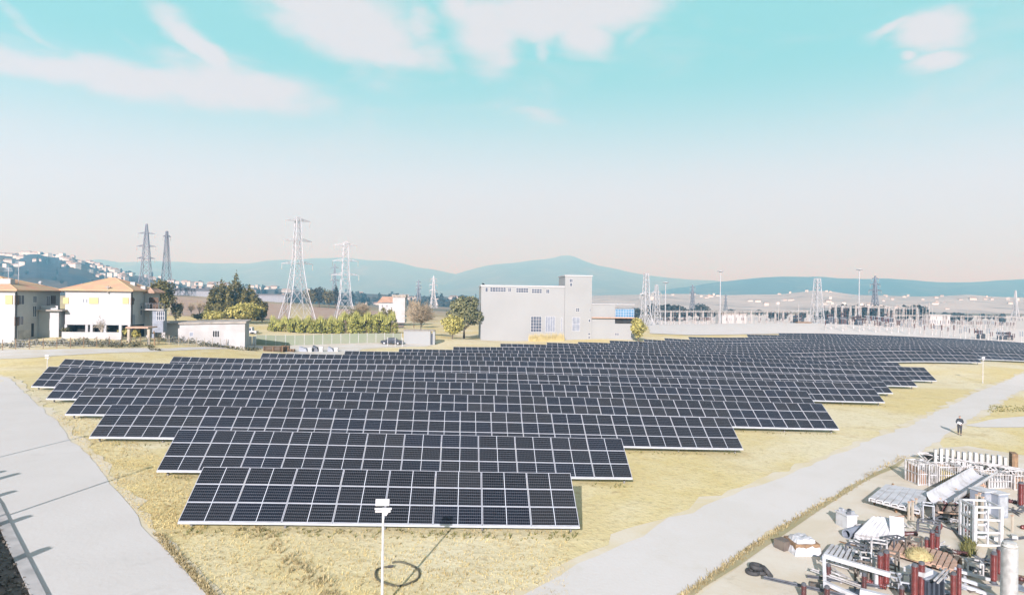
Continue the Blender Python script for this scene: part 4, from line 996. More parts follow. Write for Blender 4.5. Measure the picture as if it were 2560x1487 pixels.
for X0, X1, mu, gl in ((1326.5, 1354, 3, 'glass'), (1363, 1388, 3, 'grey')): windowS(hall, X0, X1, 791, 829.5, y0, mull=mu, trans=4 if gl == 'glass' else 0, gm_=gl, name='tall_window')
for X0, X1, Y0_, Y1_, yy in ((1423.5, 1432, 697, 706, y0 - .6), (1424.5, 1431, 707, 716, y0 - .6), (1439, 1449, 770, 779, y0 - .6), (1473.5, 1477, 771, 780, y0 - .6), (1402, 1406, 793, 829, y0), (1430, 1450, 793, 828, y0 - .6), (1471, 1476, 798, 805, y0 - .6), (1470, 1476, 832, 837, y0 - .6), (1470, 1476, 841, 846, y0 - .6), (1536, 1548, 832, 838, y0 - .3), (1577, 1580, 833, 850, y0 - .3)):
    windowS(hall, X0, X1, Y0_, Y1_, yy, mull=1 if X1 - X0 > 7 else 0, trans=1 if X1 - X0 > 9 else 0, gm_='grey' if (X0, X1) in ((1402, 1406), (1430, 1450)) else 'glass')
windowS(hall, 1538.5, 1585, 773, 792.5, y0 - .3, mull=6, trans=2, gm_='blueglass', name='blue_window_band')
# tall dry grass in front of the hall
rg = random.Random(31); b = MB()
for i in range(700):
    X = rg.uniform(1322, 1410); p = PY(X, 850, y0 - rg.uniform(1.5, 4.0)); z = H(p.x, p.y); h_ = rg.uniform(.8, 2.6); l_ = rg.uniform(-.4, .4)
    b.face([(p.x - .07, p.y, z - .1), (p.x + .07, p.y, z - .1), (p.x + l_, p.y + .1, z + h_)])
dg = b.build('dry_grass', M['straw']); kind(dg, 'stuff')

# ------------------------------------------------------------------ fences, car and bits beyond the array
def fence_line(name, label, pts, n, hgt, net, group=None, post='white', pr=.05, base_off=0):
    """pts: photo positions of the fence foot with distance"""
    ps = [P(X, Y, d) for X, Y, d in pts]; L = [0]
    for a, b2 in zip(ps[:-1], ps[1:]): L.append(L[-1] + (b2 - a).length)
    def at(s):
        for i in range(len(ps) - 1):
            if s <= L[i + 1] + 1e-6:
                k = (s - L[i]) / (L[i + 1] - L[i]); p = ps[i].lerp(ps[i + 1], k); return Vector((p.x, p.y, H(p.x, p.y) + base_off))
        return ps[-1]
    g0 = at(0); t = thing(name, label, 'fence', g0, group); nb = MB()
    for i in range(n + 1):
        p = at(L[-1] * i / n); pb = MB(); pb.tube(p - Vector((0, 0, .3)), p + Vector((0, 0, hgt + .15)), pr, n=6); pb.build('post', M[post], t)
        if i < n and net:
            p2 = at(L[-1] * (i + 1) / n)
            d = (p2 - p); nn = Vector((-d.y, d.x, 0)).normalized() * .012
            if net == 'netgreen': nb.hexa([p - nn + Vector((0, 0, .05)), p2 - nn + Vector((0, 0, .05)), p2 + nn + Vector((0, 0, .05)), p + nn + Vector((0, 0, .05)), p - nn + Vector((0, 0, hgt)), p2 - nn + Vector((0, 0, hgt)), p2 + nn + Vector((0, 0, hgt)), p + nn + Vector((0, 0, hgt))])
            else:
                for k in range(6): z = Vector((0, 0, .15 + (hgt - .2) * k / 5)); nb.bar(p + z, p2 + z, .02)
                m = max(2, int(d.length / .5))
                for k in range(m): q_ = p.lerp(p2, k / m); q2 = p.lerp(p2, (k + 1) / m); nb.bar(q_ + Vector((0, 0, .1)), q2 + Vector((0, 0, hgt)), .012); nb.bar(q_ + Vector((0, 0, hgt)), q2 + Vector((0, 0, .1)), .012)
    if net: nb.build('netting' if net == 'netgreen' else 'wire_mesh', M[net], t)
    return t
fence_line('net_fence', 'pale green netting fence with white posts in front of the reed hedges', [(640, 861, 143), (720, 859, 146), (820, 857, 150), (920, 855, 154), (1004, 854, 157)], 16, 2.15, 'netgreen')
fence_line('wire_fence', 'wire fence with thin posts in front of the low shed', [(398, 869, 119), (470, 868, 122), (560, 866, 128), (636, 864, 138)], 14, 1.5, 'steel', None, 'ptrunk', .045)
fence_line('wire_fence', 'wire fence with thin posts along the lane below the two left houses', [(-60, 884, 103), (60, 878, 104), (180, 874, 106), (300, 872, 111), (395, 870, 118)], 15, 1.5, 'steel', None, 'wood', .05)
kd = MB()
for i in range(140):
    X = rg.uniform(-30, 640); d = 106 + 8 * max(0, (X - 100) / 500) + rg.uniform(0, 5) + (12 if X > 400 else 0); p = base_on(X, 860, d); h_ = rg.uniform(.3, 1.3)
    leaves(kd, rg, [((p.x, p.y, p.z + h_ * .4), (rg.uniform(.5, 1.4), .5, h_ * .5))], 30, .16, .5, .3)
wd_ = kd.build('weeds', M['bush']); kind(wd_, 'stuff')
# leaning dark post near the shed corner
p = P(388, 874, 117); t = thing('utility_post', 'dark leaning post at the left corner of the low shed', 'post', p); b = MB(); b.tube(p - Vector((0, 0, .3)), p + Vector((-.25, 0, 3.2)), .13, .1, 8); b.build('post_shaft', M['wood'], t); boxpart('post_box', t, 'grey', p.x - .6, p.x - .15, p.y - .2, p.y + .15, p.z + 2.0, p.z + 2.7)
# dark car seen side-on behind white posts
def car(X0, X1, Yg, d, label, paint):
    a, b_ = P(X0, Yg, d), P(X1, Yg, d); z = H((a.x + b_.x) / 2, a.y) + .02; L = b_.x - a.x; y = a.y; t = thing('parked_car', label, 'car', (a.x + L / 2, y, z))
    pr = [(0, .35), (0, .75), (.04, .86), (.22, .95), (.34, 1.42), (.42, 1.5), (.66, 1.5), (.80, 1.02), (.96, .92), (1, .8), (1, .35)]
    b = MB(); n = len(pr); w_ = 1.75
    for s in (0, w_): b.face([(a.x + L * u, y + s, z + h_) for u, h_ in pr])
    for i in range(n): u, h_ = pr[i]; u2, h2 = pr[(i + 1) % n]; b.face([(a.x + L * u, y, z + h_), (a.x + L * u, y + w_, z + h_), (a.x + L * u2, y + w_, z + h2), (a.x + L * u2, y, z + h2)])
    b.build('body', M[paint], t)
    for u0, u1, u2, u3 in ((.255, .35, .52, .52), (.535, .535, .66, .76)):
        b = MB(); b.hexa([(a.x + L * u0, y - .012, z + .97), (a.x + L * u3, y - .012, z + .99), (a.x + L * u3, y + .02, z + .99), (a.x + L * u0, y + .02, z + .97), (a.x + L * u1, y - .012, z + 1.4), (a.x + L * u2, y - .012, z + 1.42), (a.x + L * u2, y + .02, z + 1.42), (a.x + L * u1, y + .02, z + 1.4)]); b.build('side_window', M['glass'], t)
    for u in (.17, .80):
        for s in (-.02, w_ - .2):
            b = MB(); b.tube((a.x + L * u, y + s, z + .32), (a.x + L * u, y + s + .22, z + .32), .33, n=14); wh = b.build('wheel', M['rubber'], t)
            b = MB(); b.tube((a.x + L * u, y + s - .012, z + .32), (a.x + L * u, y + s + .2, z + .32), .19, n=10); b.build('rim', M['steel'], wh)
    for u in (.0, 1.0): b = MB(); b.box(a.x + L * u - .03, a.x + L * u + .03, y + .1, y + .45, z + .62, z + .76); b.build('headlight' if u else 'tail_light', M['white'], t)
car(951, 1005, 860, 153, 'dark parked car behind white posts, left of the white kiosk', 'carpaint')
for k, X in enumerate((969, 988, 1006)):
    p = P(X, 862, 150.5); p.z = H(p.x, p.y); t = thing('bollard', 'white metal post standing in front of the dark car', 'post', p, 'white posts in front of the dark car'); b = MB(); b.tube(p - Vector((0, 0, .2)), p + Vector((0, 0, 1.9)), .06, n=8); b.build('post_shaft', M['white'], t); b = MB(); b.lathe(p + Vector((0, 0, 1.9)), [(.07, 0), (.06, .05), (.01, .08)], 8); b.build('post_cap', M['steel'], t)
# timber pallets and cable drums at the end of the lane
def pallet_stack(X, Y, d, n, w_, label, m='wood'):
    p = G(X, Y - 2); t = thing('pallet_stack', label, 'pallets', p); z = p.z
    for k in range(n):
        b = MB()
        for i in range(5): b.box(p.x - w_ / 2, p.x + w_ / 2, p.y + i * .25, p.y + i * .25 + .16, z + .10, z + .13)
        for i in range(3): b.box(p.x - w_ / 2 + i * (w_ - .12) / 2, p.x - w_ / 2 + i * (w_ - .12) / 2 + .12, p.y, p.y + 1.16, z, z + .097)
        b.build('pallet', M[m], t); z += .14
pallet_stack(682, 881, 113, 7, 3.6, 'wide stack of brown timber pallets at the end of the lane')
pallet_stack(706, 881, 113, 8, 1.0, 'narrow stack of brown pallets in the middle of the row')
pallet_stack(715, 881, 113.5, 8, .9, 'third stack of brown pallets from the left')
pallet_stack(726, 882, 113, 4, 1.3, 'lowest stack of brown pallets at the right end of the row')
for X, h_, lab in ((757, 1.0, 'grey covered bundle left of the white bag by the lane'), (788, 1.25, 'dark machine with a white bag beside it by the lane'), (826, 1.0, 'grey box by the lane right of the dark machine')):
    p = G(X, 879); t = thing('equipment_bundle', lab, 'equipment', p); b = MB(); w_ = 1.7 if X == 757 else 1.2
    b.hexa([(p.x - w_ / 2, p.y, p.z), (p.x + w_ / 2, p.y, p.z), (p.x + w_ / 2, p.y + 1, p.z), (p.x - w_ / 2, p.y + 1, p.z), (p.x - w_ / 2 + .1, p.y + .1, p.z + h_), (p.x + w_ / 2 - .35, p.y + .1, p.z + h_ * .6), (p.x + w_ / 2 - .2, p.y + .8, p.z + h_ * .65), (p.x - w_ / 2 + .15, p.y + .8, p.z + h_)]); b.build('bundle_body', M['tank' if X == 788 else 'grey'], t)
    b = MB(); b.box(p.x + w_ / 2 + .1, p.x + w_ / 2 + .8, p.y + .1, p.y + .8, p.z, p.z + h_ * .8); b.build('bundle_bag', M['tarp'], t)

# ------------------------------------------------------------------ lattice towers
def lattice(name, label, base, h, prof, arms, m='lattice', bw=.22, nseg=9, rz=.5, thin=.6, group=None, cat='pylon', strings=True):
    """prof: [(height fraction, half width)], arms: [(height fraction, half length)]"""
    t = thing(name, label, cat, base, group); R = Matrix.Rotation(rz, 3, 'Z'); base = Vector(base)
    def hw(u): return float(np.interp(u, [p[0] for p in prof], [p[1] for p in prof]))
    b = MB(); us = [0]
    while us[-1] < 1: us.append(min(1, us[-1] + max(.022, 2.0 * hw(us[-1]) / h * 1.05)))
    def cor(u): w_ = hw(u); return [base + R @ Vector((sx * w_, sy * w_, 0)) + Vector((0, 0, h * u)) for sx, sy in ((-1, -1), (1, -1), (1, 1), (-1, 1))]
    for u0, u1 in zip(us[:-1], us[1:]):
        c0, c1 = cor(u0), cor(u1)
        for i in range(4):
            j = (i + 1) % 4; b.bar(c0[i], c1[i], bw); b.bar(c0[i], c1[j], bw * thin); b.bar(c0[j], c1[i], bw * thin); b.bar(c1[i], c1[j], bw * thin)
            if hw(u0) > 2.5:
                mid = (c0[i] + c0[j] + c1[i] + c1[j]) / 4; e0 = c0[i].lerp(c0[j], .5); e1 = c1[i].lerp(c1[j], .5)
                for a_, b2 in ((e0, c0[i].lerp(c1[i], .5)), (e0, c0[j].lerp(c1[j], .5)), (e1, c0[i].lerp(c1[i], .5)), (e1, c0[j].lerp(c1[j], .5))): b.bar(a_, b2, bw * thin * .8)
    b.build('lattice_body', M[m], t)
    for u, L in arms:
        a = MB(); w_ = hw(u); c = base + Vector((0, 0, h * u)); dz = Vector((0, 0, max(.8, L * .16)))
        for sg in (-1, 1):
            tip = c + R @ Vector((sg * L, 0, 0)); a.bar(c, tip, bw * .5)
            for sy in (-1, 1):
                r0 = c + R @ Vector((sg * w_, sy * w_, 0)); a.bar(r0, tip, bw * .8); a.bar(r0 + dz, tip, bw * .7)
                for k in (.33, .66): a.bar(r0.lerp(tip, k), (r0 + dz).lerp(tip, k - .2), bw * .5)
        ao = a.build('cross_arm', M[m], t)
        if strings:
            for sg in (-1, 1):
                s_ = MB(); tip = c + R @ Vector((sg * L * .96, 0, 0)); s_.lathe(tip - Vector((0, 0, 2.4)), [(.05, 0), (.16, .2), (.08, .4), (.16, .7), (.08, .9), (.16, 1.2), (.08, 1.4), (.16, 1.7), (.05, 2.4)], 6)
                s_.build('insulator_string', M['ivory'], ao)
    return t
def tower_px(X, Yb, Yt, d):
    b = P(X, Yb, d); return b, P(X, Yt, d).z - b.z
b0, h0 = tower_px(742, 800, 543, 276); lattice('pylon', 'tallest pale lattice pylon with a wide braced base behind the left reed hedge', b0, h0, [(0, 5.6), (.32, 2.7), (.6, 1.5), (.8, 1.2), (1, .8)], [(.965, 5.2), (.77, 6.0), (.545, 6.6)], bw=.21, rz=.62, thin=.6)
b0, h0 = tower_px(862, 806, 604, 300); lattice('pylon', 'second pale lattice pylon, shorter, right of the tallest one', b0, h0, [(0, 4.6), (.24, 2.5), (.6, 1.5), (.8, 1.2), (1, .8)], [(.955, 5.0), (.76, 5.6), (.585, 6.0)], bw=.19, rz=.3, thin=.6)
b0, h0 = tower_px(364, 760, 560, 390); lattice('pylon', 'slim grey pylon with three cross arms rising left of the dark evergreen', b0, h0, [(0, 4.4), (.4, 2.2), (.7, 1.4), (1, .35)], [(.88, 4.6), (.72, 5.2), (.57, 4.8)], m='dlattice', bw=.26, rz=.1)
b0, h0 = tower_px(415, 770, 578, 400); lattice('pylon', 'narrow grey pylon without arms rising out of the dark evergreen', b0, h0, [(0, 3.6), (.5, 1.7), (1, .5)], [(.93, 2.2)], m='dlattice', bw=.25, rz=.75)
for X, Yb, Yt, d, m, lab in ((836, 752, 660, 800, 'dlattice', 'faint far pylon between the two pale pylons'), (1046, 752, 700, 620, 'dlattice', 'faint far pylon above the bare grey-brown tree, left of two'), (1083, 770, 690, 560, 'lattice', 'faint far pylon right of the bare grey-brown tree'),
                             (1731, 782, 712, 640, 'dlattice', 'grey pylon with paired legs in front of the far mountains'), (1814, 778, 736, 760, 'dlattice', 'smallest faint pylon right of the dark wood edge'), (2187, 786, 690, 520, 'dlattice', 'dark pylon with wide cross arms before the blue mountains'), (2538, 802, 726, 520, 'lattice', 'pale tapered tower near the right edge of the picture')):
    b0, h0 = tower_px(X, Yb, Yt, d); sc = h0 / 40
    lattice('pylon', lab, b0, h0, [(0, 4.0 * sc), (.4, 1.8 * sc), (.7, 1.1 * sc), (1, .3 * sc)], [(.93, 4.6 * sc), (.78, 7.2 * sc), (.62, 9.0 * sc)] if X == 2187 else ([] if X == 2538 else [(.9, 4.5 * sc), (.72, 5.5 * sc), (.55, 5.0 * sc)]), m=m, bw=.4 if X < 2000 else .5, rz=.3)
# ------------------------------------------------------------------ substation behind the array
def gb(X, d): return base_on(X, 800, d)
def ribs(r, h, n, flange=True):
    pr = [(r * .75, 0)] if not flange else [(r * 1.02, 0), (r * 1.02, h * .03), (r * .62, h * .032)]
    n = max(4, n)
    for i in range(n):
        z0 = h * (.04 + .92 * i / n); dz_ = h * .92 / n
        pr += [(r * .66, z0), (r, z0 + dz_ * .45), (r * .98, z0 + dz_ * .6), (r * .66, z0 + dz_ * .8)]
    pr += [(r * .62, h * .965), (r * .95, h * .968), (r * .95, h)]
    return pr
def proto_post(i):
    t = thing('insulator_post', 'small post insulator on a steel support in the substation', 'insulator', (0, 0, -400)); z = -400; b = MB()
    if i == 0:
        for sx, sy in ((-.25, -.25), (.25, -.25), (.25, .25), (-.25, .25)): b.bar((sx, sy, z - .3), (sx, sy, z + 2.2), .09)
        for k in range(3): b.bar((-.25, -.25, z + .7 * k), (.25, -.25, z + .7 * (k + 1)), .06); b.bar((.25, .25, z + .7 * k), (-.25, .25, z + .7 * (k + 1)), .06)
    else: b.tube((0, 0, z - .3), (0, 0, z + 2.2), .14, n=8); b.bar((-.5, 0, z + 2.15), (.5, 0, z + 2.15), .14)
    b.build('support', M['wsteel'], t); b = MB()
    for x in ((0,) if i == 0 else (-.4, .4)): b.lathe((x, 0, z + 2.2), ribs(.2 if i == 0 else .15, 1.6, 7), 8)
    b.build('porcelain', M['dred' if i != 1 else 'grey'], t); b = MB(); b.bar((-.8, 0, z + 3.9), (.8, 0, z + 3.9), .1); b.build('conductor', M['steel'], t); return t
IP = [(proto_post(i), [False]) for i in range(3)]
rs_ = random.Random(404)
for k in range(34):
    X = 2232 + 9.2 * k + rs_.uniform(-2, 2); pr, us = IP[rs_.randrange(3)]; place(pr, us, gb(X, 325 + rs_.uniform(-6, 6)), rs_.uniform(-.2, .2), 1.0, 'dark insulator on a white support in the far row at right of the substation', 'far row of post insulators')
for k in range(36):
    X = 2062 + 14 * k + rs_.uniform(-4, 4); pr, us = IP[rs_.randrange(3)]; place(pr, us, gb(X, 248 + (k % 3) * 6), rs_.uniform(-.3, .3), 1.0 + .2 * (k % 2), 'insulator on a white support in the row directly behind the solar panels', 'row of post insulators behind the panels')
for k in range(26):
    X = 1640 + 14.5 * k + rs_.uniform(-3, 3); pr, us = IP[rs_.randrange(3)]; place(pr, us, gb(X, 345 + rs_.uniform(-8, 8)), rs_.uniform(-.3, .3), .95, 'insulator on a white support at the left side of the substation', 'post insulators at the left side of the substation')
for k, X in enumerate((1749, 1757, 1764, 1770, 1775)): pr, us = IP[2]; place(pr, us, gb(X, 305), .2, .8, 'small dark insulator in the lone group of five on the white gravel', 'lone group of five insulators')
for k in range(15):
    X = 2165 + 4.5 * (k % 5) + 40 * (k // 5) * .6; pr, us = IP[k % 3]; place(pr, us, gb(X, 285 + 4 * (k % 3)), .1, 1.1, 'dark insulator of the dense cluster below the dark pylon', 'dense cluster of insulators')
def proto_gantry(w_, h_):
    z = -400; t = thing('busbar_gantry', 'white portal gantry with truss beam in the substation', 'gantry', (0, 0, z))
    for sx in (-1, 1):
        b = MB(); x = sx * w_ / 2
        for ax, ay in ((-.4, -.4), (.4, -.4), (.4, .4), (-.4, .4)): b.bar((x + ax, ay, z - .3), (x + ax * .5, ay * .5, z + h_), .16)
        n = int(h_ / 1.1)
        for k in range(n):
            z0, z1 = z + h_ * k / n, z + h_ * (k + 1) / n; s0, s1 = .4 * (1 - .5 * k / n), .4 * (1 - .5 * (k + 1) / n)
            b.bar((x - s0, -s0, z0), (x + s1, -s1, z1), .08); b.bar((x + s0, s0, z0), (x - s1, s1, z1), .08); b.bar((x - s0, s0, z0), (x - s1, -s1, z1), .08)
        b.build('column', M['wsteel'], t)
    b = MB()
    for y in (-.3, .3): b.bar((-w_ / 2, y, z + h_ - .7), (w_ / 2, y, z + h_ - .7), .13); b.bar((-w_ / 2, y, z + h_), (w_ / 2, y, z + h_), .13)
    n = int(w_ / 1.0)
    for k in range(n):
        x0, x1 = -w_ / 2 + w_ * k / n, -w_ / 2 + w_ * (k + 1) / n
        for y in (-.3, .3): b.bar((x0, y, z + h_ - (.7 if k % 2 else 0)), (x1, y, z + h_ - (0 if k % 2 else .7)), .07)
    b.build('truss_beam', M['wsteel'], t)
    for k in range(3):
        x = -w_ / 3 + w_ / 3 * k; b = MB(); b.lathe((x, 0, z + h_ - 2.4), ribs(.14, 1.7, 9), 6); b.build('insulator_string', M['dred'], t)
    return t
GA = [(proto_gantry(13, 7.2), [False]), (proto_gantry(11, 9.5), [False])]
for k in range(9): place(*GA[0], gb(1668 + 40 * k, 352), .05, 1, 'white portal gantry of the low row at the left side of the substation', 'low row of portal gantries at left')
for k in range(7): place(*GA[1], gb(2060 + 34 * k + 6 * (k % 2), 318 + 12 * (k % 3)), .1 * (k % 3), 1, 'white portal gantry of the crowded middle part of the substation', 'portal gantries in the middle')
for k in range(8): place(*GA[0], gb(2255 + 43 * k, 340), .04, .8, 'white portal gantry of the long right hand row of the substation', 'long row of portal gantries at right')
# tall plain poles
pt = thing('steel_pole', 'tall plain white pole in the close set of poles below the mountains', 'pole', (0, 0, -400), 'close set of tall poles'); b = MB(); b.tube((0, 0, -400.3), (0, 0, -389), .2, .12, 8); b.build('pole_shaft', M['wsteel'], pt); b = MB(); b.lathe((0, 0, -389), ribs(.16, 1.0, 4), 8); b.build('pole_cap', M['ivory'], pt); us = [False]
for k in range(15): place(pt, us, gb(2216 + 8.2 * k + rs_.uniform(-1.5, 1.5), 350 + rs_.uniform(-10, 10)), 0, rs_.uniform(.7, 1.05))
for k in range(34): place(pt, us, gb(rs_.uniform(1650, 2545), rs_.uniform(300, 390)), 0, rs_.uniform(.45, .8), 'plain white pole standing among the gantries of the substation', 'poles scattered through the substation')
def mast(X, Yt, d, label, crown=True):
    g0 = gb(X, d); h_ = P(X, Yt, d).z - g0.z; t = thing('light_mast', label, 'light mast', g0); b = MB(); b.tube(g0 - Vector((0, 0, .3)), g0 + Vector((0, 0, h_)), .3, .15, 10); b.build('mast_shaft', M['lattice'], t)
    b = MB(); w_ = 1.55 if crown else .6; b.lathe(g0 + Vector((0, 0, h_ - .55)), [(.15, 0), (.5, .2), (w_, .5), (w_, .72), (.2, .8)], 12); b.build('lamp_crown', M['steel'], t)
mast(2147, 674, 330, 'tall light mast with a flat crown, tallest thing above the right mountains'); mast(1800, 678, 330, 'slim light mast with a small crown left of the blue mountains'); mast(1663, 706, 330, 'lower light mast with a wide crown above the dark wood edge')
b0, h0 = tower_px(2042, 816, 696, 300); lattice('lattice_tower', 'broad white lattice tower in the middle of the substation', b0, h0, [(0, 2.4), (.5, 1.5), (1, .9)], [], m='lattice', bw=.24, rz=.4, cat='tower')
b0, h0 = tower_px(1614, 818, 684, 290); lattice('lattice_tower', 'white lattice tower beside the blue windowed end of the hall', b0, h0, [(0, 2.6), (.25, 1.4), (1, .7)], [(.62, 3.2)], m='lattice', bw=.24, rz=.4, cat='tower')
b0, h0 = tower_px(1640, 812, 712, 330); lattice('lattice_tower', 'slender pale lattice tower next to the taller one beside the hall', b0, h0, [(0, 1.8), (1, .5)], [(.8, 2.6)], m='lattice', bw=.2, rz=.2, cat='tower')
def transformer(X, d, wd, h_, label, m='tank'):
    g0 = gb(X, d); x, y, z = g0; t = thing('transformer', label, 'transformer', g0); b = MB(); b.box(x - wd / 2, x + wd / 2, y, y + wd * .7, z + .3, z + h_ * .62); b.build('tank', M[m], t)
    b = MB()
    for k in range(5): b.box(x - wd / 2 + wd * (k + .15) / 5, x - wd / 2 + wd * (k + .5) / 5, y - .5, y - .003, z + .5, z + h_ * .55)
    b.build('radiator', M['dsteel'], t); b = MB(); b.box(x - wd / 2 - .3, x + wd / 2 + .3, y - .6, y + wd * .7 + .3, z - .3, z + .298); b.build('plinth', M['conc'], t)
    for k in range(3): b = MB(); b.lathe((x - wd * .3 + wd * .3 * k, y + wd * .3, z + h_ * .62), ribs(.2, h_ * .38, 6), 8); b.build('bushing', M['dred'], t)
    b = MB(); b.tube((x - wd * .45, y + wd * .75, z + h_ * .82), (x + wd * .45, y + wd * .75, z + h_ * .82), .4, n=10); b.build('conservator', M[m], t)
for X, d, wd, h_, lab in ((2216, 300, 4.4, 4.6, 'large dark transformer below the dark pylon'), (2228, 330, 4.0, 7.0, 'tall dark transformer behind the large one below the dark pylon'), (2455, 262, 2.6, 3.6, 'dark transformer left of the pair near the right edge'), (2508, 268, 2.4, 3.4, 'left dark transformer of the pair near the right edge'), (2526, 270, 2.4, 3.4, 'right dark transformer of the pair near the right edge'), (2078, 318, 3.4, 5.0, 'dark transformer right of the broad white lattice tower'), (2112, 330, 3.4, 6.5, 'dark transformer in the middle of the portal gantries'), (2150, 306, 3.0, 4.6, 'dark transformer below the tall light mast'), (2000, 350, 4.4, 5.2, 'dark transformer left of the broad white lattice tower')): transformer(X, d, wd, h_, lab)
slab('control_building', 'low pale substation building with a brownish roof edge at left', 1806, 1868, 796, 785, 380, 10, 'wall', 'trim', 'building', .6)
slab('control_building', 'long low white building with a flat roof right of the tall poles', 2325, 2378, 802, 788, 400, 10, 'wall', 'hallwall', 'building', .6)
slab('equipment_crate', 'long brown slatted crate on the white gravel left of the lattice tower', 1996, 2027, 815, 807, 290, 2, 'wood', 'wood', 'crate', .2)

# ------------------------------------------------------------------ floodlight posts
def flood_post(base, top, label, s=1.0):
    t = thing('floodlight_post', label, 'floodlight post', base, 'floodlight posts'); x, y, z = base; zt = top
    b = MB(); b.tube((x, y, z - .3), (x, y, zt), .052 * s, .038 * s, 10); b.build('pole', M['white'], t)
    b = MB(); b.lathe((x, y, z - .02), [(.17, 0), (.17, .03), (.09, .05), (.08, .16)], 12); b.build('base_plate', M['steel'], t)
    b = MB(); b.bar((x - .30 * s, y, zt - .04), (x + .30 * s, y, zt - .04), .06 * s); b.build('bracket', M['white'], t)
    for k, (ox, w_, zz, hh) in enumerate(((-.02, .48, .08, .23), (0, .54, -.13, .07))):
        b = MB(); Rm = Matrix.Rotation(rad(-22 if k == 0 else 12), 3, 'X'); b.obox((x + ox * s, y - .05 * s, zt + (zz + hh / 2) * s), w_ * s, .13 * s, hh * s, 0, Rm); fl = b.build('floodlight', M['white'], t)
        b = MB(); b.obox(Vector((x + ox * s, y - .05 * s, zt + (zz + hh / 2) * s)) + Rm @ Vector((0, .067 * s, 0)), (w_ - .05) * s, .012, (hh - .04) * s, 0, Rm); b.build('lamp_glass', M['glass'], fl)
    b = MB(); b.hexa([(x + .06 * s, y - .05, zt - .28 * s), (x + .12 * s, y - .05, zt - .28 * s), (x + .12 * s, y + .05, zt - .28 * s), (x + .06 * s, y + .05, zt - .28 * s), (x + .03 * s, y - .06, zt - .12 * s), (x + .22 * s, y - .06, zt - .12 * s), (x + .22 * s, y + .06, zt - .12 * s), (x + .03 * s, y + .06, zt - .12 * s)]); b.build('junction_box', M['white'], t)
    return t
g0 = G(955, 1521); flood_post(g0, P(958, 1268, depth(g0)).z, 'white floodlight post standing in front of the front row of panels')
g0 = G(2457, 957); flood_post(g0, P(2458, 897, depth(g0)).z, 'distant white floodlight post at the right end of the panels', 1.0)
g0 = G(118, 925); flood_post(g0, P(118, 893, depth(g0)).z, 'small floodlight post behind the left ends of the panel rows', .9)
# cable ring in the grass
pts = []
for k in range(47):
    a = rad(-103 + 352 * k / 46); e = 1.0 if k < 40 else 1 - .32 * (k - 40) / 6
    p = G(993 + 56 * math.cos(a) * (1 - .03 * k / 46), 1437 + 29.5 * math.sin(a) * e * (1 - .05 * k / 46)); pts.append(p + Vector((0, 0, .05 + .02 * math.sin(k * .7))))
rg_t = thing('cable_loop', 'dark cable lying in an open ring on the dry grass', 'cable', pts[0]); b = MB(); b.path(pts, .042, 7); b.build('cable_run', M['cable'], rg_t)
b = MB(); b.tube(pts[-1] + Vector((-.06, 0, 0)), pts[-1] + Vector((.16, .02, 0)), .06, n=8); b.build('cable_end', M['rubber'], rg_t)

# ------------------------------------------------------------------ grass tufts and weeds near the camera
rt = random.Random(8)
def tufts(name, mats, n, region, hh, ww, dens=None):
    b = MB(); k = 0
    while k < n:
        X, Y = region(); p = G(X, Y)
        if dens is not None and rt.random() > dens(p): continue
        k += 1; h_ = hh * rt.uniform(.4, 1.3)
        for j in range(3):
            a = rt.random() * 6.28; l_ = Vector((math.cos(a), math.sin(a), 0)); s_ = Vector((-l_.y, l_.x, 0)) * ww * rt.uniform(.5, 1.2); o = p + l_ * rt.uniform(0, .08)
            b.face([o - s_, o + s_, o + l_ * h_ * rt.uniform(.3, .9) + Vector((0, 0, h_))])
    o = b.build(name, mats); kind(o, 'stuff'); return o
M['tuft'] = leaf_mat('dry_tuft', (.30, .215, .085), (.60, .49, .22)); M['weed'] = leaf_mat('green_weed', (.07, .075, .02), (.22, .20, .07)); M['dtuft'] = leaf_mat('brown_tuft', (.20, .155, .075), (.40, .32, .16))
def edgeX(Y): return float(np.interp(Y, [1026, 1128, 1230, 1290, 1367, 1420, 1480, 1510], [112, 208, 295, 345, 408, 455, 510, 530]))
def reg1():
    Y = 1030 + 470 * rt.random() ** .8; x0 = edgeX(Y) + 2; x1 = 1420 if Y > 1322 else {True: 440, False: 300}[Y > 1190]
    if Y <= 1322: x1 = float(np.interp(Y, [1030, 1100, 1190, 1322], [190, 330, 480, 520]))
    return rt.uniform(x0, max(x0 + 5, x1)), Y
tufts('grass_tufts', M['tuft'], 8500, reg1, .095, .012)
tufts('grass_tufts', M['dtuft'], 450, reg1, .10, .03)
def reg2():
    Y = rt.uniform(1335, 1500); return rt.uniform(edgeX(Y), edgeX(Y) + 26), Y
tufts('verge_weeds', M['dtuft'], 500, reg2, .14, .03)
def reg3():
    k = rt.random(); return 600 + 250 * k + rt.gauss(0, 16), 1300 + 190 * k + rt.gauss(0, 12)
tufts('ditch_weeds', M['dtuft'], 170, reg3, .2, .03)
def reg4():
    i = rt.randrange(7); x = ROW_X[i] + rt.random() * PW * ROW_N[i]; y = ROW_Y[i] + rt.uniform(-.5, .5); p = Vector((x, y, H(x, y))); v = p - Vector((0, 0, CAMZ)); d = v.x * _f.x + v.y * _f.y; r = v.x * _r.x + v.y * _r.y
    a, c = r / d, v.z / d; a, c = math.cos(ROLL) * a + math.sin(ROLL) * c, -math.sin(ROLL) * a + math.cos(ROLL) * c; return 1280 + F * a, 743.5 - F * c
tufts('row_weeds', M['weed'], 1100, reg4, .16, .03)
def reg5(): return rt.uniform(2408, 2438), rt.uniform(1352, 1392)
tufts('weed_patch', M['weed'], 260, reg5, .3, .04)
M['ivy'] = leaf_mat('bed_leaf_litter', (.05, .04, .03), (.20, .17, .13))
bv = MB()
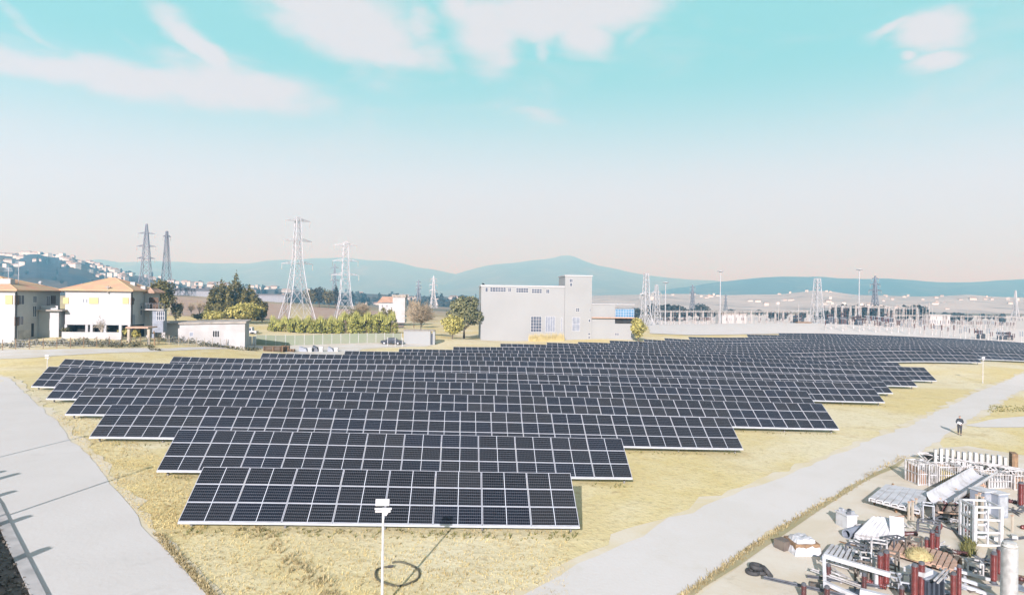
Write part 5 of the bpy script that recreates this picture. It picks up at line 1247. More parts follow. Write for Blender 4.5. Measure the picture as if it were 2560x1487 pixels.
for _ in range(2600):
    i = rt.randrange(len(k2) - 2); u = rt.random(); a = k2[i].lerp(k2[i + 1], u); c = k3[i].lerp(k3[i + 1], u); p = a.lerp(c, rt.random() ** 1.3); z = H(p.x, p.y)
    leaves(bv, rt, [((p.x, p.y, z + .08), (.1, .1, .09))], 3, .07, .6, .3)
kind(bv.build('leaf_litter', M['ivy']), 'stuff')
def reg6():
    k = rt.random(); Y = 1140 + 360 * k; return float(np.interp(Y, [1140, 1180, 1230, 1310, 1405, 1500], [2262, 2190, 2112, 1970, 1830, 1700])) + rt.gauss(0, 8), Y
tufts('verge_weeds', M['dtuft'], 900, reg6, .16, .03)
def reg7(): return rt.uniform(2470, 2600), 1014 + rt.uniform(0, 16)
tufts('verge_weeds', M['weed'], 160, reg7, .15, .06)

# ------------------------------------------------------------------ the walking person
def person():
    g0 = G(2399, 1087); d = depth(g0); s = 1.74; t = thing('person', 'person in dark jacket and trousers walking on the white track, holding a white sheet', 'person', g0)
    def skinmesh(name, joints, edges, m, sub=2, parent=t):
        me = bpy.data.meshes.new(name); me.from_pydata([j[0] for j in joints], edges, []); o = bpy.data.objects.new(name, me); C.objects.link(o)
        md = o.modifiers.new('skin', 'SKIN'); md.use_smooth_shade = True; me.skin_vertices[0].data[0].use_root = True
        for j, sv in zip(joints, me.skin_vertices[0].data): sv.radius = (j[1], j[2] if len(j) > 2 else j[1])
        o.modifiers.new('sub', 'SUBSURF').levels = sub; o.modifiers['sub'].render_levels = sub
        dg = bpy.context.evaluated_depsgraph_get(); ev = bpy.data.meshes.new_from_object(o.evaluated_get(dg)); bpy.data.objects.remove(o); ev.name = name; ev.materials.clear(); ev.materials.append(m)
        ev.polygons.foreach_set('use_smooth', [True] * len(ev.polygons)); o = bpy.data.objects.new(name, ev); C.objects.link(o); o.parent = parent; o.rotation_euler = (0, 0, rad(-37)); return o
    # local frame: faces -y; left and right along x; mid stride
    J = [((0, 0, .93), .15, .11), ((0, 0, 1.12), .13, .10), ((0, 0, 1.33), .16, .11), ((0, 0, 1.46), .075, .07), ((0, -.01, 1.53), .055, .055), ((0, -.02, 1.62), .088, .10), ((0, -.015, 1.71), .07, .085),
         ((.17, 0, 1.41), .06), ((.25, -.02, 1.16), .045), ((.13, -.22, 1.08), .036), ((.05, -.26, 1.09), .03), ((-.17, 0, 1.41), .06), ((-.26, -.02, 1.16), .045), ((-.15, -.22, 1.06), .036), ((-.07, -.26, 1.08), .03),
         ((.09, 0, .88), .095), ((.10, -.08, .49), .062), ((.10, .02, .09), .042), ((.10, -.13, .04), .035), ((-.09, 0, .88), .095), ((-.10, -.02, .49), .062), ((-.10, .20, .11), .042), ((-.10, .06, .035), .035)]
    Ed = [(0, 1), (1, 2), (2, 3), (3, 4), (4, 5), (5, 6), (2, 7), (7, 8), (8, 9), (9, 10), (2, 11), (11, 12), (12, 13), (13, 14), (0, 15), (15, 16), (16, 17), (17, 18), (0, 19), (19, 20), (20, 21), (21, 22)]
    body = skinmesh('body', J, Ed, M['skin'])
    Jj = [((0, 0, .86), .185, .145), ((0, 0, 1.12), .165, .135), ((0, 0, 1.33), .195, .14), ((0, 0, 1.47), .085, .085), ((.18, 0, 1.41), .085), ((.26, -.02, 1.16), .068), ((.14, -.20, 1.09), .052), ((-.18, 0, 1.41), .085), ((-.27, -.02, 1.16), .068), ((-.16, -.20, 1.07), .052)]
    skinmesh('jacket', Jj, [(0, 1), (1, 2), (2, 3), (2, 4), (4, 5), (5, 6), (2, 7), (7, 8), (8, 9)], M['cloth'])
    Jt = [((0, 0, .92), .165, .125), ((.095, 0, .84), .115), ((.10, -.08, .49), .082), ((.10, .02, .12), .062), ((-.095, 0, .84), .115), ((-.10, -.02, .49), .082), ((-.10, .19, .14), .062)]
    skinmesh('trousers', Jt, [(0, 1), (1, 2), (2, 3), (0, 4), (4, 5), (5, 6)], M['cloth2'])
    skinmesh('hair', [((0, -.005, 1.71), .098, .115), ((0, .03, 1.63), .095, .09)], [(0, 1)], M['hair'])
    for sx, y, z in ((.10, -.05, .03), (-.10, .12, .04)):
        b = MB(); b.obox(g0 + Vector((sx, y, z)), .09, .26, .09, 0); o = b.build('shoe', M['rubber'], t); o.rotation_euler = (0, 0, rad(-37))
    sh_ = thing('paper_sheet', 'white sheet held in front of the walking person', 'paper', g0); b = MB(); Rm = Matrix.Rotation(rad(-35), 3, 'X') @ Matrix.Rotation(rad(28), 3, 'Y'); b.obox(g0 + Vector((-.02, -.30, 1.12)), .28, .012, .2, 0, Rm); o = b.build('paper_page', M['paper'], sh_); o.rotation_euler = (0, 0, rad(-37))
    b = MB(); b.obox(g0 + Vector((-.02, -.292, 1.12)), .30, .008, .22, 0, Rm); o = b.build('clipboard', M['paper'], sh_); o.rotation_euler = (0, 0, rad(-37))
person()
# ------------------------------------------------------------------ the yard of dismantled switchgear at the lower right
def at(X, Y):
    g0 = G(X, Y); return g0, F / depth(g0)
def up(X, Y, g0):                       # height above g0's ground seen at photo row Y straight above g0
    return P(X, Y, depth(g0)).z - g0.z
def column(X, Yb, Yt, wpx, m, label, lean=0.0, cap='dsteel'):
    g0, s = at(X, Yb); h = up(X, Yt, g0); r = wpx / s / 2; t = thing('porcelain_column', label, 'insulator', g0, 'porcelain insulator columns')
    ax = Vector((lean, 0, 1)); b = MB(); b.lathe(g0 - Vector((0, 0, .02)), [(r * 1.15, 0), (r * 1.15, .05), (r * .8, .07), (r * .75, .16)], 12, ax); b.build('foot_flange', M[cap], t)
    b = MB(); b.lathe(g0 + ax * .14, ribs(r, h - .26, int((h - .26) / .055), False), 14, ax); b.build('porcelain', M[m], t, True)
    b = MB(); b.lathe(g0 + ax * (h - .12), [(r * .8, 0), (r * .85, .08), (r * .5, .12)], 12, ax); b.build('top_cap', M[cap], t); return t
for a in [(2200, 1470, 1379, 16, 'red', 'left dark red column of the pair near the white cross beam'), (2215, 1467, 1374, 16, 'red', 'right dark red column of the pair near the white cross beam'),
          (2286, 1502, 1407, 17, 'red', 'left thick red column of the pair below the straw heap'), (2303, 1496, 1402, 17, 'red', 'right thick red column of the pair below the straw heap'),
          (2383, 1502, 1428, 15, 'red', 'red column right of the dark tank, shorter of two'), (2397, 1497, 1410, 12, 'red', 'red column right of the dark tank, taller of two'),
          (2317, 1376, 1341, 12, 'red', 'shortest red column of the group of three behind the straw heap'), (2330, 1381, 1324, 13, 'red', 'tallest red column of the group of three behind the straw heap'), (2343, 1380, 1333, 12, 'red', 'right red column of the group of three behind the straw heap'),
          (2484, 1459, 1378, 17, 'red', 'tall red column at right beside the white ribbed column, front one'), (2498, 1441, 1366, 15, 'red', 'tall red column at right beside the white ribbed column, rear one'),
          (2071, 1452, 1407, 13, 'dred', 'dark brown column under the middle of the white beam'), (2009, 1502, 1455, 14, 'dred', 'leftmost dark red column at the lower picture edge'), (2067, 1512, 1462, 15, 'dred', 'dark column below the white beam crossing at the lower edge'),
          (2160, 1481, 1431, 13, 'dred', 'dark brown column between the white beam and the red pair'), (2254, 1506, 1463, 13, 'dred', 'dark red column at the lower edge left of the thick pair'),
          (2552, 1268, 1203, 15, 'red', 'red column by the grey cabinets at the right picture edge'), (2522, 1530, 1352, 38, 'ivory', 'big white ribbed column at the lower right, thickest of all')]: column(*a, cap='ivory' if a[4] == 'ivory' else 'dsteel')
def beams(name, label, cat, segs, m, group=None, part='beam', ground=True):
    """segs: (X, Y, lift) -> (X, Y, lift), width; feet on the ground where lift = 0"""
    g0 = G(segs[0][0][0], segs[0][0][1]); t = thing(name, label, cat, g0, group)
    for k, (a, b_, w_, pn) in enumerate(segs):
        pa, pb = lifted(*a), lifted(*b_); b = MB(); b.bar(pa, pb, w_, w_ * 1.0); b.build(pn, M[m], t)
    return t
def lifted(X, Y, h):                    # the point seen at X, Y that stands h above the ground
    v = ray(X, Y); t = 20.0
    for _ in range(30):
        p = v * t; z = H(p.x, p.y) + h; t = (z - CAMZ) / v.z
    p = v * t; return Vector((p.x, p.y, H(p.x, p.y) + h))
beams('switch_frame', 'white steel frame with a long cross beam between the dark columns', 'frame', [((2062, 1388, .9), (2226, 1436, .9), .17, 'beam'), ((2060, 1392, .82), (2063, 1490, .1), .13, 'leg'), ((2190, 1422, .82), (2190, 1468, .02), .12, 'leg'), ((2062, 1455, .35), (2160, 1500, .35), .15, 'beam')], 'white')
beams('switch_frame', 'long white beam at the lower edge between the red columns', 'frame', [((2150, 1478, .55), (2290, 1512, .55), .24, 'beam'), ((2160, 1480, .5), (2162, 1505, .02), .12, 'leg'), ((2240, 1500, .5), (2240, 1524, .02), .12, 'leg')], 'tarp')
beams('switch_frame', 'white steel bars lying in front of the tall red columns', 'steel bars', [((2402, 1428, .25), (2476, 1448, .25), .11, 'bar'), ((2402, 1446, .2), (2478, 1470, .2), .12, 'bar'), ((2404, 1462, .15), (2492, 1492, .15), .13, 'bar'), ((2412, 1440, .05), (2414, 1470, .05), .1, 'bar')], 'white')
beams('steel_bars', 'bundle of pale bars lying right of the grey tank by the lower edge', 'steel bars', [((2350, 1420, .9), (2372, 1442, .9), .07, 'bar'), ((2336, 1450, 1.0), (2366, 1420, 1.0), .06, 'bar'), ((2344, 1456, 1.0), (2374, 1424, 1.0), .06, 'bar')], 'wsteel')
# timber ladder frame and straw heap
r0, r1, r2, r3 = lifted(2220, 1378, .3), lifted(2388, 1430, .3), lifted(2236, 1350, .3), lifted(2404, 1396, .3)
tl = thing('timber_ladder', 'flat pale timber frame with slats lying between the red columns', 'timber frame', G(2300, 1400))
for a, b_ in ((r0, r1), (r2, r3), ((r0 + r2) / 2, (r1 + r3) / 2)): b = MB(); b.bar(a, b_, .12, .1); b.build('rail', M['pwood'], tl)
for k in range(12): b = MB(); u = (k + .3) / 12; b.bar(r0.lerp(r1, u) + Vector((0, 0, .08)), r2.lerp(r3, u) + Vector((0, 0, .08)), .17, .05); b.build('slat', M['pwood'], tl)
for u in (.03, .5, .97):
    for a, b_ in ((r0, r1), (r2, r3)): p = a.lerp(b_, u); b = MB(); b.box(p.x - .07, p.x + .07, p.y - .07, p.y + .07, H(p.x, p.y), p.z - .05); b.build('leg', M['wood'], tl)
p = lifted(2297, 1392, .36); rh = random.Random(4); t = thing('straw_heap', 'heap of yellow straw lying on the pale timber frame', 'straw', p); b = MB(); n = 16
prof = [(.62, 0), (.56, .12), (.40, .26), (.2, .36), (.02, .39)]; b.lathe(p, [(r * rh.uniform(.9, 1.1), h) for r, h in prof], n); b.build('straw_mound', M['straw'], t, True)
b = MB()
for _ in range(500): a = rh.random() * 6.28; r = rh.uniform(.05, .68); q_ = p + Vector((math.cos(a) * r, math.sin(a) * r, .38 * (1 - (r / .68) ** 2))); d = Vector((rh.gauss(0, 1), rh.gauss(0, 1), rh.gauss(.5, .5))).normalized() * .14; s_ = Vector((d.y, -d.x, 0)).normalized() * .012; b.face([q_ - s_, q_ + s_, q_ + d])
b.build('straw_stalks', M['straw'], t)['kind'] = 'stuff'
# dark tank
g0, s = at(2334, 1500); w_ = 54 / s; t = thing('steel_tank', 'dark blue-grey steel tank between the red columns at the lower edge', 'tank', g0); x, y, z = g0; h_ = up(2334, 1446, g0)
b = MB(); b.obox((x, y + w_ * .45, z + h_ / 2), w_, w_ * .9, h_, .12); b.build('tank_body', M['tank'], t); b = MB(); b.obox((x, y + w_ * .45, z + h_ + .04), w_ + .12, w_ * .9 + .12, .08, .12); b.build('tank_lid', M['grey'], t)
for k in range(4): b = MB(); b.obox((x - w_ * .38 + w_ * .25 * k, y - .07, z + h_ * .5), .05, .16, h_ * .8, .12); b.build('cooling_fin', M['tank'], t)
b = MB(); b.obox((x - .35, y + w_ * .5, z + h_ + .17), .7, .8, .18, .5); b.build('cover_plate', M['tarp'], t)
# cages, racks, boxes
def cage(X0, X1, Yb, Yt, label, name='wire_cage', dep=1.0, bars=6, m='wsteel', rz=0.0, fill=None, rows=3, bw=.05):
    g0, s = at((X0 + X1) / 2, Yb); w_ = (X1 - X0) / s; h_ = up((X0 + X1) / 2, Yt, g0); t = thing(name, label, 'cage' if 'cage' in name else name.split('_')[-1], g0); R = Matrix.Rotation(rz, 3, 'Z'); O = Vector(g0)
    def q_(a, c, e): return O + R @ Vector((a, c, e))
    for sx in (-.5, .5):
        for dy_ in (0, dep): b = MB(); b.bar(q_(sx * w_, dy_, -.02), q_(sx * w_, dy_, h_), bw * 1.6); b.build('corner_post', M[m], t)
    b = MB()
    for dy_ in (0, dep):
        for k in range(rows): e = .08 + (h_ - .1) * k / max(1, rows - 1); b.bar(q_(-w_ / 2, dy_, e), q_(w_ / 2, dy_, e), bw)
    for sx in (-.5, .5):
        for k in range(rows): e = .08 + (h_ - .1) * k / max(1, rows - 1); b.bar(q_(sx * w_, 0, e), q_(sx * w_, dep, e), bw)
    b.build('rail_frame', M[m], t); b = MB()
    for k in range(1, bars): a = -w_ / 2 + w_ * k / bars; b.bar(q_(a, 0, .05), q_(a, 0, h_), bw * .7); b.bar(q_(a, dep, .05), q_(a, dep, h_), bw * .7)
    for k in range(1, 4): b.bar(q_(-w_ / 2, dep * k / 4, .05), q_(-w_ / 2, dep * k / 4, h_), bw * .7)
    b.build('bar_panel', M[m], t)
    if fill: b = MB(); b.hexa([q_(-w_ * .46, .08, .03), q_(w_ * .46, .08, .03), q_(w_ * .46, dep - .08, .03), q_(-w_ * .46, dep - .08, .03), q_(-w_ * .42, .12, h_ * .8), q_(w_ * .4, .12, h_ * .55), q_(w_ * .4, dep - .12, h_ * .6), q_(-w_ * .42, dep - .12, h_ * .85)]); b.build('cage_filling', M[fill], t)
    return t
cage(2295, 2322, 1214, 1158, 'narrow wire cage beside the track, leftmost of the tall cages', dep=1.3, fill='pwood', bars=5)
cage(2322, 2342, 1216, 1160, 'second narrow wire cage from the track', dep=1.3, bars=4)
cage(2346, 2400, 1212, 1166, 'wide wire cage with brownish contents behind the white trough', dep=1.3, fill='straw', bars=9)
cage(2402, 2452, 1206, 1164, 'wire cage partly hidden behind the upper end of the trough', dep=1.2, fill='pwood', bars=8)
cage(2470, 2530, 1222, 1186, 'low wire cage right of the upper end of the trough', dep=1.2, fill='shed', bars=8)
cage(2534, 2600, 1226, 1188, 'low wire cage at the right picture edge above the red column', dep=1.2, fill='pwood', bars=8)
cage(2438, 2500, 1366, 1266, 'white open steel cage standing in the middle of the yard', 'steel_cage', dep=1.2, bars=2, m='white', rz=-.15, rows=4, bw=.09)
rh = random.Random(14)
# slab rack: a row of white upright slabs with dark gaps
gA, gB = G(2338, 1160), G(2512, 1182); tk = thing('slab_rack', 'long rack of white upright slabs with dark gaps at the top of the yard', 'rack', gA); dv = gB - gA; rz_ = math.atan2(dv.y, dv.x)
for k in range(13):
    p = gA.lerp(gB, k / 12); p.z = H(p.x, p.y); b = MB(); b.obox(p + Vector((0, 0, .62)), .17, .45, rh.uniform(.95, 1.25), rz_ + .05 * (k % 2)); b.build('slab', M['white' if k % 3 else 'ivory'], tk)
b = MB(); n_ = Vector((-dv.y, dv.x, 0)).normalized()
b.bar(gA - n_ * .33 + Vector((0, 0, .06)), gB - n_ * .33 + Vector((0, 0, .06)), .08); b.bar(gA + n_ * .33 + Vector((0, 0, .06)), gB + n_ * .33 + Vector((0, 0, .06)), .08); b.build('base_rail', M['wood'], tk)
b = MB(); q0 = gB + dv.normalized() * .5; b.obox(Vector((q0.x, q0.y, H(q0.x, q0.y) + .75)), .35, .9, 1.5, rz_); b.build('end_board', M['wood'], tk)
g0, s = at(2332, 1152); t = thing('motor_unit', 'small dark machine at the left end of the slab rack', 'machine', g0); b = MB(); b.obox(g0 + Vector((0, .2, .3)), .6, .5, .55, .3); b.build('housing', M['brown'], t); b = MB(); b.tube(g0 + Vector((-.6, .2, .45)), g0 + Vector((-.2, .2, .45)), .16, n=10); b.build('shaft_end', M['dsteel'], t)
# long low lattice girders lying beyond the trough
for (Xa, Ya, Xb, Yb), lab in (((2296, 1150, 2560, 1196), 'long low lattice girder lying in front of the slab rack'), ((2470, 1180, 2600, 1204), 'second low lattice girder lying at the right edge of the yard')):
    a, b_ = G(Xa, Ya), G(Xb, Yb); t = thing('lattice_girder', lab, 'girder', a); d = b_ - a; n_ = Vector((-d.y, d.x, 0)).normalized() * .3; b = MB(); m_ = int(d.length / .55)
    for o in (Vector((0, 0, .05)) - n_, Vector((0, 0, .05)) + n_, Vector((0, 0, .6)) - n_, Vector((0, 0, .6)) + n_): b.bar(a + o, b_ + o, .07)
    b.build('chord', M['wsteel'], t); b = MB()
    for k in range(m_):
        p0, p1 = a.lerp(b_, k / m_), a.lerp(b_, (k + 1) / m_)
        for sg in (-1, 1): b.bar(p0 + n_ * sg + Vector((0, 0, .05 if k % 2 else .6)), p1 + n_ * sg + Vector((0, 0, .6 if k % 2 else .05)), .05)
        b.bar(p0 - n_ + Vector((0, 0, .6)), p1 + n_ + Vector((0, 0, .6)), .05)
    b.build('lacing', M['wsteel'], t)
# the big white trough on trestles
A, B = lifted(2352, 1248, .75), lifted(2462, 1180, .95); ax = (B - A).normalized(); sd_ = ax.cross(Vector((0, 0, 1))).normalized(); upv = sd_.cross(ax)
t = thing('metal_trough', 'big white half round metal trough propped on trestles', 'trough', G(2400, 1260)); b = MB(); n = 12; R_ = .72; rings = []
for e, P0 in ((0, A), (1, B)):
    for rr in (R_, R_ - .05):
        rings.append([P0 + sd_ * (rr * math.cos(math.pi * k / n)) - upv * (rr * math.sin(math.pi * k / n)) * (.75 if e else .9) + upv * .25 for k in range(n + 1)])
o0, i0, o1, i1 = rings
for k in range(n): b.face([o0[k], o0[k + 1], o1[k + 1], o1[k]]); b.face([i0[k], i1[k], i1[k + 1], i0[k + 1]]); b.face([o0[k], i0[k], i0[k + 1], o0[k + 1]]); b.face([o1[k], o1[k + 1], i1[k + 1], i1[k]])
b.face([o0[0], o1[0], i1[0], i0[0]]); b.face([o0[n], i0[n], i1[n], o1[n]]); b.build('trough_shell', M['tarp'], t, True)
b = MB()
for u in (.12, .45, .8):
    c = A.lerp(B, u)
    for sg in (-1, 1): e = c + sd_ * sg * .5; b.bar(Vector((e.x, e.y, H(e.x, e.y) - .05)), c + sd_ * sg * .3 - upv * .2, .08)
    b.bar(c - sd_ * .5 - Vector((0, 0, .45)), c + sd_ * .5 - Vector((0, 0, .45)), .07)
b.build('trestle', M['pwood'], t)
# bundles of dark insulators leaning on stands below the trough
for k, (X, Y, X2, Y2) in enumerate(((2336, 1290, 2352, 1258), (2348, 1284, 2362, 1256), (2362, 1294, 2380, 1260), (2374, 1288, 2390, 1260), (2386, 1296, 2402, 1264), (2398, 1290, 2410, 1264))):
    a, b_ = lifted(X, Y, .25), lifted(X2, Y2, .8); d = b_ - a; t = thing('insulator_string', ['dark insulator string, leftmost of the leaning set below the trough', 'second dark insulator string of the leaning set below the trough', 'third dark insulator string of the leaning set below the trough', 'fourth dark insulator string of the leaning set below the trough', 'fifth dark insulator string of the leaning set below the trough', 'rightmost dark insulator string of the leaning set below the trough'][k], 'insulator', a, 'leaning dark insulator strings')
    b = MB(); b.lathe(a, ribs(.19, d.length, 8, False), 10, d); b.build('porcelain', M['dred' if k % 2 else 'brown'], t, True); b = MB(); e = b_ + d.normalized() * .02; b.tube(e, e + d.normalized() * .12, .08, n=8); b.build('end_cap', M['steel'], t)
st = thing('trestle_stand', 'pale timber stand carrying the leaning dark insulators', 'stand', G(2370, 1300)); b = MB()
for X, Y in ((2350, 1296), (2384, 1306), (2412, 1302)): e = G(X, Y); b.bar(e - Vector((0, 0, .05)), e + Vector((0, 0, .62)), .1)
b.build('leg', M['pwood'], st); b = MB(); b.bar(lifted(2344, 1279, .58), lifted(2414, 1285, .58), .1, .08); b.build('rail', M['pwood'], st)
# stack of white channels on supports
t = thing('channel_stack', 'row of parallel white steel channels resting on short legs', 'steel channels', G(2240, 1290))
for k in range(7):
    X0, Y0, X1, Y1 = 2180 + 18.5 * k, 1246 + 4.6 * k, 2222 + 15.5 * k, 1211 + 2.6 * k; a, b_ = lifted(X0, Y0, .62), lifted(X1, Y1, .62); d = (b_ - a).normalized(); n_ = Vector((-d.y, d.x, 0)).normalized()
    b = MB(); b.bar(a, b_, .30, .05)
    for sg in (-1, 1): b.bar(a + n_ * sg * .15 - Vector((0, 0, .09)), b_ + n_ * sg * .15 - Vector((0, 0, .09)), .04, .17)
    b.build('channel', M['white'], t)
b = MB()
for X, Y in ((2186, 1262), (2240, 1282), (2296, 1296), (2232, 1228), (2320, 1246)): e = G(X, Y); b.bar(e - Vector((0, 0, .05)), e + Vector((0, 0, .5)), .1)
b.build('leg', M['wood'], t); b = MB(); b.bar(lifted(2178, 1250, .48), lifted(2298, 1283, .48), .1); b.bar(lifted(2222, 1214, .48), lifted(2316, 1234, .48), .1); b.build('bearer', M['wsteel'], t)
for k, (X, Y, Yt) in enumerate(((2272, 1300, 1258), (2281, 1302, 1256), (2290, 1288, 1250), (2441, 1302, 1240), (2448, 1300, 1236), (2456, 1306, 1246), (2530, 1330, 1292))):
    g0 = G(X, Y); h_ = up(X, Yt, g0); t = thing('timber_post', ['thin timber post left of the pair beside the white channels', 'thin timber post right of the pair beside the white channels', 'thin timber post behind the pair beside the channels', 'left timber post in front of the dark gap below the trough', 'tallest timber post in front of the dark gap below the trough', 'right timber post in front of the dark gap below the trough', 'pale short post in the open ground left of the right edge'][k], 'post', g0, 'timber posts in the yard'); b = MB(); b.obox(g0 + Vector((0, 0, h_ / 2)), .09, .09, h_ + .1, .3); b.build('post_shaft', M['ptrunk'], t); b = MB(); b.obox(g0 + Vector((0, 0, h_ + .09)), .12, .12, .05, .3); b.build('post_head', M['pwood'], t)
# grey cabinets
for (X, Yb, Yt, wpx, rz, m), lab in (((2474, 1290, 1230, 34, .2, 'grey'), 'grey steel cabinet below the upper end of the trough, left of two'), ((2508, 1296, 1236, 32, .2, 'grey'), 'lighter grey steel cabinet right of the first, by the red column'), ((2130, 1326, 1290, 28, .1, 'white'), 'white cabinet with scrap on its top beside the sheet stack')):
    g0, s = at(X, Yb); w_ = wpx / s; h_ = up(X, Yt, g0); t = thing('cabinet', lab, 'cabinet', g0); O = Vector(g0); R = Matrix.Rotation(rz, 3, 'Z')
    b = MB(); b.obox(O + R @ Vector((0, .45, h_ / 2)), w_, .9, h_, rz); b.build('cabinet_body', M[m], t); b = MB(); b.obox(O + R @ Vector((0, -.012, h_ * .5)), w_ * .8, .025, h_ * .8, rz); b.build('door', M['white' if m == 'white' else 'steel'], t); b = MB(); b.obox(O + R @ Vector((0, .45, h_ + .03)), w_ + .1, 1.0, .06, rz); b.build('cabinet_roof', M['tarp'], t)
    if m == 'white':
        sc = thing('scrap_metal', 'dark bits of scrap metal lying on top of the white cabinet', 'scrap', O + Vector((0, 0, h_ + .06)))
        for k in range(6): b = MB(); b.obox(O + R @ Vector((rh.uniform(-.3, .35), rh.uniform(.1, .8), h_ + .13)), rh.uniform(.15, .4), .1, .12, rh.random() * 3); b.build('scrap_piece', M['dsteel' if k % 2 else 'steel'], sc)
# tarpaulin covered box, parallel bar grid, sheet stack, panel, pipe, tyres
g0, s = at(2024, 1392); w_ = 74 / s; h_ = up(2024, 1330, g0) * .62; t = thing('covered_crate', 'crate under a white tarpaulin at the left tip of the yard', 'crate', g0); O = Vector(g0); b = MB(); n = 9; dp = 1.5; gv = {}
for i in range(n + 1):
    for j in range(n + 1):
        u, v = i / n - .5, j / n; e = min(1, min(i, n - i, j, n - j) / 1.6); gv[i, j] = O + Vector((u * w_ * (1.06 - .06 * e) + rh.uniform(-.03, .03), v * dp + rh.uniform(-.03, .03), h_ * e * rh.uniform(.93, 1.05)))
for i in range(n):
    for j in range(n): b.face([gv[i, j], gv[i + 1, j], gv[i + 1, j + 1], gv[i, j + 1]])
o = b.build('tarpaulin', M['tarp'], t); b = MB(); b.obox(O + Vector((0, dp / 2, h_ * .40)), w_ * .86, dp * .8, h_ * .7); b.build('crate_body', M['wood'], t); b = MB(); b.obox(O + Vector((-w_ * .62, dp * .6, .25)), .5, .6, .5, .4); b.build('side_box', M['brown'], t)
t = thing('bar_grid', 'grid of parallel pale bars lying beside the tarpaulin crate', 'bars', G(2090, 1400))
for k in range(6): b = MB(); b.bar(lifted(2054 + 13 * k, 1396 + 3.4 * k, .3), lifted(2082 + 11 * k, 1361 + 2.0 * k, .3), .12, .07); b.build('bar', M['white'], t)
b = MB(); b.bar(lifted(2050, 1398, .2), lifted(2126, 1420, .2), .1); b.bar(lifted(2078, 1364, .2), lifted(2146, 1378, .2), .1); b.build('bearer', M['wsteel'], t)
b = MB()
for X, Y in ((2054, 1404), (2122, 1424), (2080, 1370), (2140, 1384)): e = G(X, Y); b.bar(e, e + Vector((0, 0, .2)), .1)
b.build('leg', M['wsteel'], t)
t = thing('sheet_stack', 'leaning stack of pale corrugated sheets beside the white cabinet', 'sheets', G(2170, 1350)); a, b_ = lifted(2132, 1350, .15), lifted(2222, 1362, .15); c, d = lifted(2176, 1306, .75), lifted(2246, 1312, .75)
for L_ in range(5):
    b = MB(); off = Vector((0, 0, .07 * L_)) + Vector((.03 * L_, .02 * L_, 0)); m_ = 14
    for k in range(m_):
        w0, w1 = k / m_, (k + 1) / m_; z0, z1 = Vector((0, 0, .035 * (k % 2))), Vector((0, 0, .035 * ((k + 1) % 2)))
        A0, A1, C0, C1 = a.lerp(b_, w0) + z0 + off, a.lerp(b_, w1) + z1 + off, c.lerp(d, w0) + z0 + off, c.lerp(d, w1) + z1 + off; dn = Vector((0, 0, .012)); b.hexa([A0 - dn, A1 - dn, C1 - dn, C0 - dn, A0, A1, C1, C0])
    b.build('corrugated_sheet', M['wsteel' if L_ % 2 else 'white'], t)
b = MB()
for u in (.1, .9): e = c.lerp(d, u); b.bar(Vector((e.x, e.y, H(e.x, e.y) - .05)), e - Vector((0, 0, .03)), .1)
b.build('prop', M['wood'], t)
a, b_ = G(2226, 1366), G(2262, 1372); t = thing('white_panel', 'tall white sheet panel leaning upright right of the corrugated sheets', 'panel', a); nn = Vector((-(b_ - a).y, (b_ - a).x, 0)).normalized(); b = MB(); h_ = 1.35; q_ = nn * .45 + Vector((0, 0, h_)); th_ = nn * .05
b.hexa([a, b_, b_ + th_, a + th_, a + q_, b_ + q_, b_ + q_ + th_, a + q_ + th_]); b.build('panel_sheet', M['white'], t); b = MB()
for u in (.15, .85): e = a.lerp(b_, u); b.bar(e + nn * 1.1, e + q_ * .85 + th_, .06)
b.build('prop', M['wsteel'], t)
a, b_ = lifted(2116, 1336, .2), lifted(2150, 1326, .2); t = thing('concrete_pipe', 'short dark pipe lying with its open end to the left', 'pipe', a); b = MB(); d = (b_ - a).normalized(); n = 14; sd_ = d.cross(Vector((0, 0, 1))).normalized(); uu = sd_.cross(d); rr = []
for P0 in (a, b_):
    for r in (.24, .18): rr.append([P0 + sd_ * r * math.cos(6.283 * k / n) + uu * r * math.sin(6.283 * k / n) + Vector((0, 0, .04)) for k in range(n)])
for k in range(n):
    j = (k + 1) % n; b.face([rr[0][k], rr[0][j], rr[2][j], rr[2][k]]); b.face([rr[1][k], rr[3][k], rr[3][j], rr[1][j]]); b.face([rr[0][k], rr[1][k], rr[1][j], rr[0][j]]); b.face([rr[2][k], rr[2][j], rr[3][j], rr[3][k]])
b.build('pipe_wall', M['grey'], t, True)
b = MB(); b.tube(b_ + d * .02 + Vector((0, 0, .04)), b_ + d * .14 + Vector((0, 0, .04)), .29, n=14); b.build('pipe_collar', M['conc'], t)
g0, s = at(1894, 1437); t = thing('tyre_heap', 'small dark heap of worn tyres beside the verge', 'tyres', g0)
for k, (ox, oy, oz, tl_) in enumerate(((-.16, .1, .1, 0), (.18, .15, .1, .05), (.02, .18, .29, .12), (.33, .0, .16, .9))):
    b = MB(); ax = Vector((math.sin(tl_), 0, math.cos(tl_))); b.lathe(g0 + Vector((ox, oy, oz - .09)), [(.16, .02), (.27, 0), (.31, .05), (.31, .14), (.27, .19), (.16, .17), (.16, .02)], 16, ax); b.build('tyre', M['rubber'], t, True)
